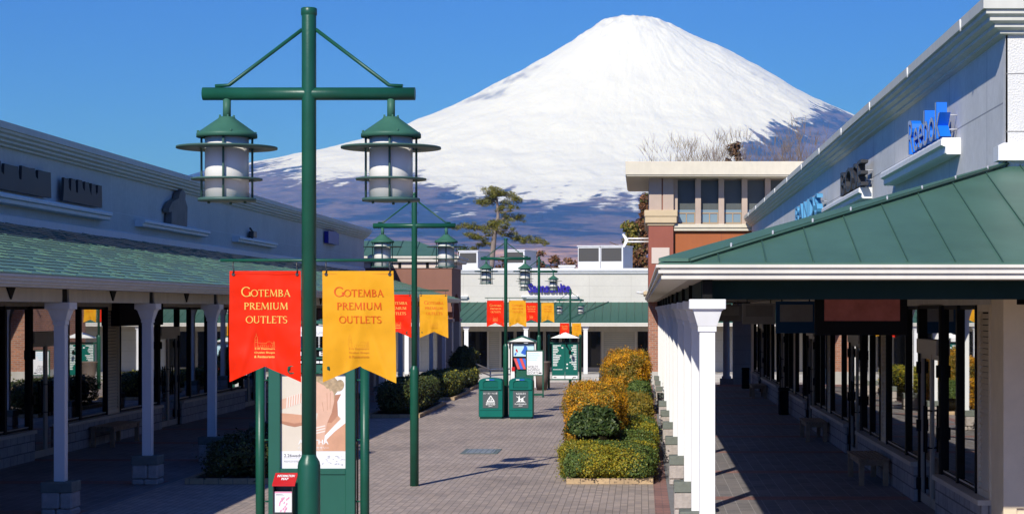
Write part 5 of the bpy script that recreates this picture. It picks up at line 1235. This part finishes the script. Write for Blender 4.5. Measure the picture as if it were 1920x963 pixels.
Y=73.4; q=lambda px:(px-VX)/F*Y; z=lambda py:CAMZ-(py-VY)/F*Y
dr=thing('directory_board',(q(1058),Y,0),'teal shop directory board with white roof and white list lettering','sign board')
for px in (1029,1088):
    mb=MB(); mb.tube([(q(px),Y,0),(q(px),Y,z(632))],.045,12); mb.lathe(q(px),Y,[(.045,z(632)),(.06,z(631)),(.05,z(628)),(0,z(626))],12); mb.build('post',M['pole'],dr)
mb=MB(); mb.box(q(1031),q(1086),Y-.03,Y+.03,z(644),z(641)); mb.box(q(1031),q(1086),Y-.03,Y+.03,z(712),z(710)); mb.each('rail',M['pole'],dr)
mb=MB(); mb.box(q(1035),q(1059),Y-.03,Y+.03,z(710),z(645)); mb.box(q(1059.6),q(1083.5),Y-.03,Y+.03,z(710),z(645)); bd=mb.build('board',M['signteal'],dr)
mb=MB(); f6=lambda u,v,w_:(u,Y-.033-w_,v)
for a,b in ((1035.6,1058.4),(1060.2,1083)): mb.add([f6(q(a),z(709.5),0),f6(q(b),z(709.5),0),f6(q(b),z(703.5),0),f6(q(a),z(703.5),0)],[(0,1,2,3)])
dashes(mb,f6,q(1037),q(1057),z(686),z(646),13,wmin=.25,wmax=.75,fill=.55,align='L',seed=2); dashes(mb,f6,q(1062),q(1081),z(693),z(646),15,wmin=.2,wmax=.7,fill=.55,align='R',seed=3)
dashes(mb,f6,q(1037),q(1056),z(693),z(691),1,wmin=.9,wmax=1,fill=.5,seed=8)
for a,b in ((1062,681),(1062,688),(1053,650)): mb.add([f6(q(a),z(b+2.6),.001),f6(q(a+3),z(b+2.6),.001),f6(q(a+3),z(b),.001),f6(q(a),z(b),.001)],[(0,1,2,3)])
mb.build('list_lettering',M['print'],bd)
mb=MB(); f7=lambda u,v,w_:(u,Y-.035-w_,v); dashes(mb,f7,q(1038),q(1044),z(708),z(705.5),1,wmin=.9,wmax=1.,fill=.7); dashes(mb,f7,q(1074),q(1081),z(708),z(705.5),1,wmin=.9,wmax=1.,fill=.7); mb.build('footer_lettering',M['dkprint'],bd)
mb=MB(); mb.add([(q(1033),Y-.35,z(633)),(q(1087),Y-.35,z(633)),(q(1087),Y+.25,z(633)),(q(1033),Y+.25,z(633)),(q(1060),Y-.3,z(622.5)),(q(1060),Y+.2,z(622.5))],[(3,2,1,0),(0,1,4),(1,2,5,4),(2,3,5),(3,0,4,5)]); mb.build('roof',M['white'],dr)
mb=MB(); mb.tube([(q(1058),Y-.3,z(634)),(q(1058),Y-.32,z(640))],.035,8); mb.tube([(q(1058),Y-.32,z(640)),(q(1064),Y-.36,z(648)),(q(1069),Y-.38,z(657))],.012,6); mb.bbox(q(1067),q(1071.5),Y-.45,Y-.33,z(663.5),z(656),.02); mb.build('spotlight',M['black'],dr)
Y=71.6; q=lambda px:(px-VX)/F*Y
pt_=thing('planter_pot',(q(1016),Y,0),'tall tapered taupe planter pot behind the white notice board','plant pot')
mb=MB(); mb.lathe(q(1016),Y,[(0,.02),(.17,.02),(.19,.0),(.24,.5),(.30,1.0),(.33,1.03),(.33,1.07),(.28,1.07),(.27,.98),(0,.98)],24); mb.build('pot',M['pot'],pt_)
mb=MB(); mb.lathe(q(1016),Y,[(0,.985),(.26,.983)],16); mb.build('soil',M['soil'],pt_)
Y=78.; q=lambda px:(px-VX)/F*Y; z=lambda py:CAMZ-(py-VY)/F*Y
hr=thing('handrail',(q(915),Y+1,gz(Y+1)),'low steel handrail sloping down beside the dark shrubs','handrail')
mb=MB()
for dz in (0,.24): mb.tube([(q(893),Y,z(682)-dz),(q(914),Y+1.5,z(695)-dz),(q(921),Y+2.2,z(695)-dz),(q(944),Y+4.,z(696.5)-dz)],.03,8)
mb.each('rail',M['rail'],hr)
for px,yy,py in ((894,Y+.05,682),(914,Y+1.5,695),(940,Y+3.8,697)): 
    mb=MB(); mb.tube([(q(px),yy,gz(yy)),(q(px),yy,z(py)-.02)],.03,8); mb.build('post',M['pole'] if px==894 else M['rail'],hr)
Y=76.; q=lambda px:(px-VX)/F*Y
mb=MB(); mb.bbox(q(1123.5),q(1133),Y-.1,Y+.1,gz(Y),.62,.02); mb.bbox(q(1124.5),q(1132),Y-.106,Y-.1,.2,.55,.004)
tag(mb.build('post_box',M['binlabel']),'small grey metal box post between the golden shrub and the directory board','metal box')

# ------------------------------------------------------------------ planting beds
def bed(x0,x1,y0,y1,label,g):
    t=thing('planter_bed',((x0+x1)/2,(y0+y1)/2,gz(y0)),label,'planter bed',g); zz=gz(y0)
    mb=MB(); k=.09; mb.box(x0,x1,y0,y0+k,zz,zz+.10); mb.box(x0,x1,y1-k,y1,zz,zz+.10); mb.box(x0,x0+k,y0+k,y1-k,zz,zz+.10); mb.box(x1-k,x1,y0+k,y1-k,zz,zz+.10); mb.build('kerb',M['kerb'],t)
    mb=MB(); mb.box(x0+k,x1-k,y0+k,y1-k,zz,zz+.07); mb.build('soil',M['soil'],t)
bed(-1.30,.20,33.0,49.0,'tan brick edged bed under the golden and lime hedges','planting beds beside the sunlit portico')
bed(-1.22,.20,54.8,72.,'tan brick edged bed under the tall golden shrub near the tower','planting beds beside the sunlit portico')
bed(-7.85,-6.2,33.0,42.,'shaded brick edged bed behind the poster stand','planting beds beside the shaded arcade')
bed(-7.6,-6.15,53.2,60.5,'shaded brick edged bed behind the lone lamp post','planting beds beside the shaded arcade')
bed(-7.7,-6.2,63.6,69.5,'shaded brick edged bed with a sunlit topped hedge','planting beds beside the shaded arcade')
bed(-7.8,-6.3,71,77,'shaded brick edged bed next to the brown pavilion','planting beds beside the shaded arcade')
H='hedge'
bush('hedge',-1.44,-.42,33.0,36.2,.03,.58,4.2,22000,.036,LIME,[4,3,3,2],'low clipped lime yellow hedge on the bed corner facing the lone lamp',H,'clipped hedges',.12,2.8,patch=(GREEN,1.5,.22))
bush('hedge',-.55,.24,33.02,36.4,.03,.56,4.2,17000,.033,GREEN+[(.16,.17,.025)],[3,2,2,1],'low clipped green hedge beside the lime yellow hedge',H,'clipped hedges',.12,2.8,patch=(LIME,1.6,.08))
bush('hedge',-.62,.30,36.3,42.8,.04,.70,4,26000,.038,LIME,[4,3,2,2],'olive lime hedge behind the low green hedge, beside the brick strip',H,'clipped hedges',.12,2.4,patch=(GREEN,1.1,.15))
bush('shrub',-1.52,-.34,36.9,41.6,.06,1.48,4.6,52000,.034,GOLD,[4,4,4,4],'golden orange shrub rising behind a round dark green bush','shrub',None,.13,2.0,patch=([(.24,.19,.02),(.36,.18,.02),(.13,.12,.02)],2.4,.10))
bush('shrub',-1.32,-.42,35.6,36.9,.22,1.14,2.2,5200,.09,DEEP,[4,3,3,2],'round dark green glossy bush in front of the golden shrub','shrub',None,.18,3.2,aspect=.45)
bush('hedge',-.75,.24,43.0,48.8,.06,.96,4,17000,.047,[(.24,.16,.018),(.18,.15,.02),(.30,.19,.02),(.10,.10,.018)],[4,3,2,2],'brownish olive hedge between the two golden shrubs',H,'clipped hedges',.12,2.4)
bush('shrub',-1.12,.24,55.2,58.8,.06,1.76,3.2,42000,.043,GOLD,[4,4,4,4],'tall golden orange shrub against the brick pier','shrub',None,.14,2.0,patch=([(.22,.17,.02),(.32,.17,.02),(.13,.12,.02)],2.2,.12))
bush('hedge',-.40,.28,54.4,56.0,.06,.95,3,4500,.06,GREEN,[1,1,1],'small green hedge at the foot of the tall golden shrub',H,'clipped hedges',.08,3.)
bush('hedge',-1.10,.18,60,71,.06,1.0,4,7000,.08,LIME,[3,3,2,2],'olive hedge behind the tall golden shrub',H,'clipped hedges',.08,2.)
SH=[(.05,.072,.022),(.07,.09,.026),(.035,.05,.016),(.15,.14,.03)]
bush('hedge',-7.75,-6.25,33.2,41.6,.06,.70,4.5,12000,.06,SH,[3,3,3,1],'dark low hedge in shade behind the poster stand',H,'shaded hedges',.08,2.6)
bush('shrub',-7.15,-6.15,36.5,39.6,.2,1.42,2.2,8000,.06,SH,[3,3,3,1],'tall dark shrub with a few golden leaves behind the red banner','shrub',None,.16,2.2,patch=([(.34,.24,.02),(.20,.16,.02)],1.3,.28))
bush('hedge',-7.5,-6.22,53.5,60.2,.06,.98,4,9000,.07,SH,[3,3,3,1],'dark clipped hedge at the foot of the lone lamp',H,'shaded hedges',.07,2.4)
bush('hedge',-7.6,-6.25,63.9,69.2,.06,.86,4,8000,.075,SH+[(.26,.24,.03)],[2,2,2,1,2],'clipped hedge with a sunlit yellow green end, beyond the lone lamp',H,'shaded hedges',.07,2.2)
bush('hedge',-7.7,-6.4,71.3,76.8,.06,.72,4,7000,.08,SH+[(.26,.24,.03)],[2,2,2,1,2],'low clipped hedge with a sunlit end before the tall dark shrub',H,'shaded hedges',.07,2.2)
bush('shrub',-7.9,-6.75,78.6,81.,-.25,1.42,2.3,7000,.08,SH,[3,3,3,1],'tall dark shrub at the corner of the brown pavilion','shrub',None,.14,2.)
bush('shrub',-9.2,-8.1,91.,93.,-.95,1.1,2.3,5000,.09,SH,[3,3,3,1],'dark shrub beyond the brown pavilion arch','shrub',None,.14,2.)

# ------------------------------------------------------------------ trees
def limb(mb,p,d,l,r,n=5,seg=4,bend=.25,rr=random,m=0):
    pts=[Vector(p)];rs=[r];d=Vector(d).normalized()
    for k in range(seg):
        d=(d+Vector((rr.uniform(-bend,bend),rr.uniform(-bend,bend),rr.uniform(-bend*.4,bend*.6)))).normalized(); pts.append(pts[-1]+d*l/seg); rs.append(r*(1-.55*(k+1)/seg))
    mb.tube(pts,rs,n,m,cap=False); return pts,d,rs[-1]
def bare_tree(x,y,z0,h,seed,label,spread=.6,levels=4):
    rr=random.Random(seed); t=thing('bare_tree',(x,y,z0),label,'tree','bare winter trees behind the tower')
    mb=MB(); pts,d,r=limb(mb,(x,y,z0),(rr.uniform(-.06,.06),0,1),h*.42,h*.016,7,4,.06,rr); mb.build('trunk',M['bark2'],t)
    mb=MB()
    def rec(p,d,l,r,lv):
        n=rr.choice((2,3,3)) if lv<levels-1 else 3
        for k in range(n):
            a=rr.uniform(0,6.28); tl=rr.uniform(.45,1.15)*spread*1.6
            e=Vector((math.cos(a)*tl,math.sin(a)*tl,1)).normalized(); nd=(d*.55+e*.85).normalized()
            pp,dd,r2=limb(mb,p,nd,l*rr.uniform(.7,1.1),r,4 if lv<3 else 3,3,.22,rr)
            if lv<levels: rec(pp[-1],dd,l*.68,max(r2,.013),lv+1)
            if lv<levels-1 and rr.random()<.6: rec(pp[2],(dd+Vector((rr.uniform(-.6,.6),rr.uniform(-.6,.6),.2))).normalized(),l*.5,max(r2*.7,.013),lv+2)
    rec(pts[-1],d,h*.27,r,0); mb.build('crown',M['bark2'],t,fix=False)
def foliage(name,parent,centers,n,size,cols,wts,aspect=.25,flat=.55):
    P_=[];N_=[]
    tot=sum(c[3]**2 for c in centers)
    for (cx,cy,cz,r) in centers:
        k=max(8,int(n*r*r/tot)); d=rng.normal(0,1,(k,3)); d/=np.linalg.norm(d,axis=1,keepdims=True); rad=rng.random((k,1))**.42
        P_.append(np.array([cx,cy,cz])+d*rad*np.array([r,r,r*flat])); N_.append(d+np.array([0,0,.5]))
    P_=np.vstack(P_);N_=np.vstack(N_); Q=leaves(P_,N_,size,aspect,.7); o3=np.array(WL(parent))
    me=mesh_quads(name,Q,pal(len(P_),cols,wts,.22),None,[M['leaf'],M['core']],o3); o=bpy.data.objects.new(name,me); C.objects.link(o); o.parent=parent; return o
# pine behind the far white building
Y=142.; pp=lambda px,py,dy=0.:P(px,py,Y+dy)
pn=thing('pine_tree',P(922,600,Y),'tall sparse pine with a leaning trunk behind the far white building','tree'); pn.location.z=-1.5
b0=pp(922,505); mb=MB(); mb.tube([(b0.x,Y,-1.5),tuple(pp(921,500)),tuple(pp(927,440)),tuple(pp(934,405)),tuple(pp(932,375)),tuple(pp(924,352))],[.26,.22,.17,.12,.08,.03],8); mb.build('trunk',M['bark2'],pn)
bm_=MB(); cl=[]; rr=random.Random(12)
def pbranch(a,ctl,w0=.07,rad=(.32,.62),every=1,dy=0):
    pts=[pp(*a)]+[pp(px,py,dy*(i+1)/len(ctl)) for i,(px,py) in enumerate(ctl)]
    bm_.tube(pts,[w0*(1-.75*i/(len(pts)-1)) for i in range(len(pts))],5,cap=False)
    for i in range(1,len(pts)):
        for t in (.5,1.):
            c=pts[i-1].lerp(pts[i],t); 
            for k in range(2): cl.append((c.x+rr.uniform(-.35,.35),c.y+rr.uniform(-.5,.5),c.z+rr.uniform(-.08,.34),rr.uniform(*rad)*.82))
pbranch((931,380),[(920,376),(910,380),(902,384)]); pbranch((929,366),[(938,362),(950,364),(962,370),(968,376)],dy=.8); pbranch((926,356),[(920,352)],.03,(.2,.35)); pbranch((930,372),[(920,366),(912,364)],.05,dy=-.8); pbranch((933,390),[(945,385),(955,382)],.06,(.3,.5),dy=1)
pbranch((933,398),[(945,398),(958,396),(966,395)],.06,(.22,.42)); pbranch((930,420),[(944,410),(955,405),(966,410),(976,414)],.07,(.25,.48),dy=1.2); pbranch((928,428),[(942,428),(952,420)],.06,(.25,.45),dy=-1)
pbranch((928,432),[(915,426),(900,430),(885,428),(868,424),(856,432)],.09,(.3,.62),dy=.6); pbranch((926,440),[(910,442),(893,448),(878,447)],.08,(.3,.6),dy=-.8); pbranch((924,455),[(908,456),(895,462),(882,466)],.07,(.26,.5),dy=.8)
pbranch((930,425),[(926,420),(922,424)],.05,(.4,.6)); pbranch((928,436),[(945,440),(958,445),(972,450),(986,452),(1000,453)],.09,(.25,.52),dy=1.); pbranch((972,450),[(986,455),(1004,455),(1014,452),(1022,458)],.05,(.22,.42),dy=.5); pbranch((930,434),[(950,432),(962,430)],.06,(.22,.42),dy=-1.2)
bm_.build('branch',M['bark2'],pn,fix=False)
foliage('crown',pn,cl,15000,.20,[(.13,.135,.022),(.19,.18,.028),(.065,.08,.02),(.26,.21,.03)],[3,3,2,1],.16,.55)
# mixed trees beside the tower
def leafy(name,px,Y,ztop,z0,rx,n,cols,wts,label,cat='tree',seed=1,size=.26,flat=.8,group=None,trunk=True,cone=False):
    rr=random.Random(seed); x=(px-VX)/F*Y; t=thing(name,(x,Y,z0),label,cat,group)
    h=ztop-z0
    mb=MB(); mb.tube([(x,Y,z0),(x+rr.uniform(-.2,.2),Y,z0+h*.4),(x,Y,ztop-.1*h)],[h*.02,h*.015,h*.004],7); 
    for k in range(9):
        a=rr.uniform(0,6.28); zz=z0+h*rr.uniform(.35,.85); mb.tube([(x,Y,zz),(x+math.cos(a)*rx*.8,Y+math.sin(a)*rx*.8,zz+h*.06)],[h*.007,h*.002],5,cap=False)
    mb.build('trunk',M['bark'],t,fix=False)
    cs=[]
    for k in range(46):
        a=rr.uniform(0,6.28); u=rr.random()**.8; zz=z0+h*(.30+.68*u); lim=rx*((1-u)*1.0+.10 if cone else math.sin(math.pi*min(.97,.18+.8*u))**.7); q=lim*rr.random()**.5
        cs.append((x+math.cos(a)*q,Y+math.sin(a)*q,zz,rx*rr.uniform(.16,.30)))
    foliage('crown',t,cs,n,size,cols,wts,.55,flat)
BR=[(.16,.075,.035),(.22,.10,.045),(.11,.06,.03),(.09,.085,.025)]
leafy('autumn_tree',1210,127,10.9,-1.5,1.45,5200,BR,[3,3,2,1],'russet brown tree rising beside the tower corner',seed=3,cone=True)
leafy('conifer_tree',1183,122.5,8.5,-1.5,1.75,7500,[(.14,.14,.025),(.20,.165,.03),(.08,.10,.025),(.26,.16,.04)],[3,3,2,2],'olive green bushy conifer between the double air conditioner and the tower',seed=5,cone=True)
leafy('autumn_tree',1196,121,7.0,-1.5,1.3,3600,BR,[3,3,2,1],'low reddish brown tree behind the double air conditioner',seed=8)
leafy('brown_tree',1376,150,16.2,-2,1.5,2600,[(.10,.055,.03),(.14,.08,.04),(.07,.05,.025)],[3,2,2],'tall brown leaved tree among the bare trees over the tower roof',seed=6,size=.3)
leafy('brown_tree',1412,152,15.2,-2,1.3,2000,[(.10,.055,.03),(.14,.08,.04),(.07,.05,.025)],[3,2,2],'shorter brown leaved tree between bare trees over the tower roof',seed=9,size=.3)
labs=['bare winter tree with the widest spread at the slab corner of the tower roof','thin bare winter tree next to the widest one over the tower roof','bare winter tree close beside the tall brown leaved tree','upright bare winter tree in the middle over the tower roof','bare winter tree behind the shorter brown leaved tree','bare winter tree over the tower roof near the long parapet','bare winter tree touching the edge of the long sunlit parapet']
for k,(px,yy,tp) in enumerate(((1272,148,262),(1305,152,256),(1338,150,258),(1362,154,252),(1398,150,258),(1440,153,262),(1497,150,240))):
    x=(px-VX)/F*yy; top=CAMZ+(VY-tp)/F*yy; bare_tree(x,yy,-2,(top+2)*.955,20+k,labs[k])
for k,(px,yy,tp,cc,lb) in enumerate(((942,134,476,BR,'low russet winter tree between two air conditioners'),(1010,136,470,BR,'russet brown winter tree behind the gap beside the second air conditioner'),(1038,133,478,BR,'low reddish winter tree behind the roof vent'),(1068,137,482,BR,'low brown winter tree next to the double air conditioner'),(868,134,462,DEEP,'small olive tree behind the first air conditioner'))):
    leafy('winter_tree',px,yy,CAMZ+(VY-tp)/F*yy,-1.5,1.5,2600,cc,[3,3,2,1],lb,seed=30+k,size=.2,group='low winter trees behind the far roof')
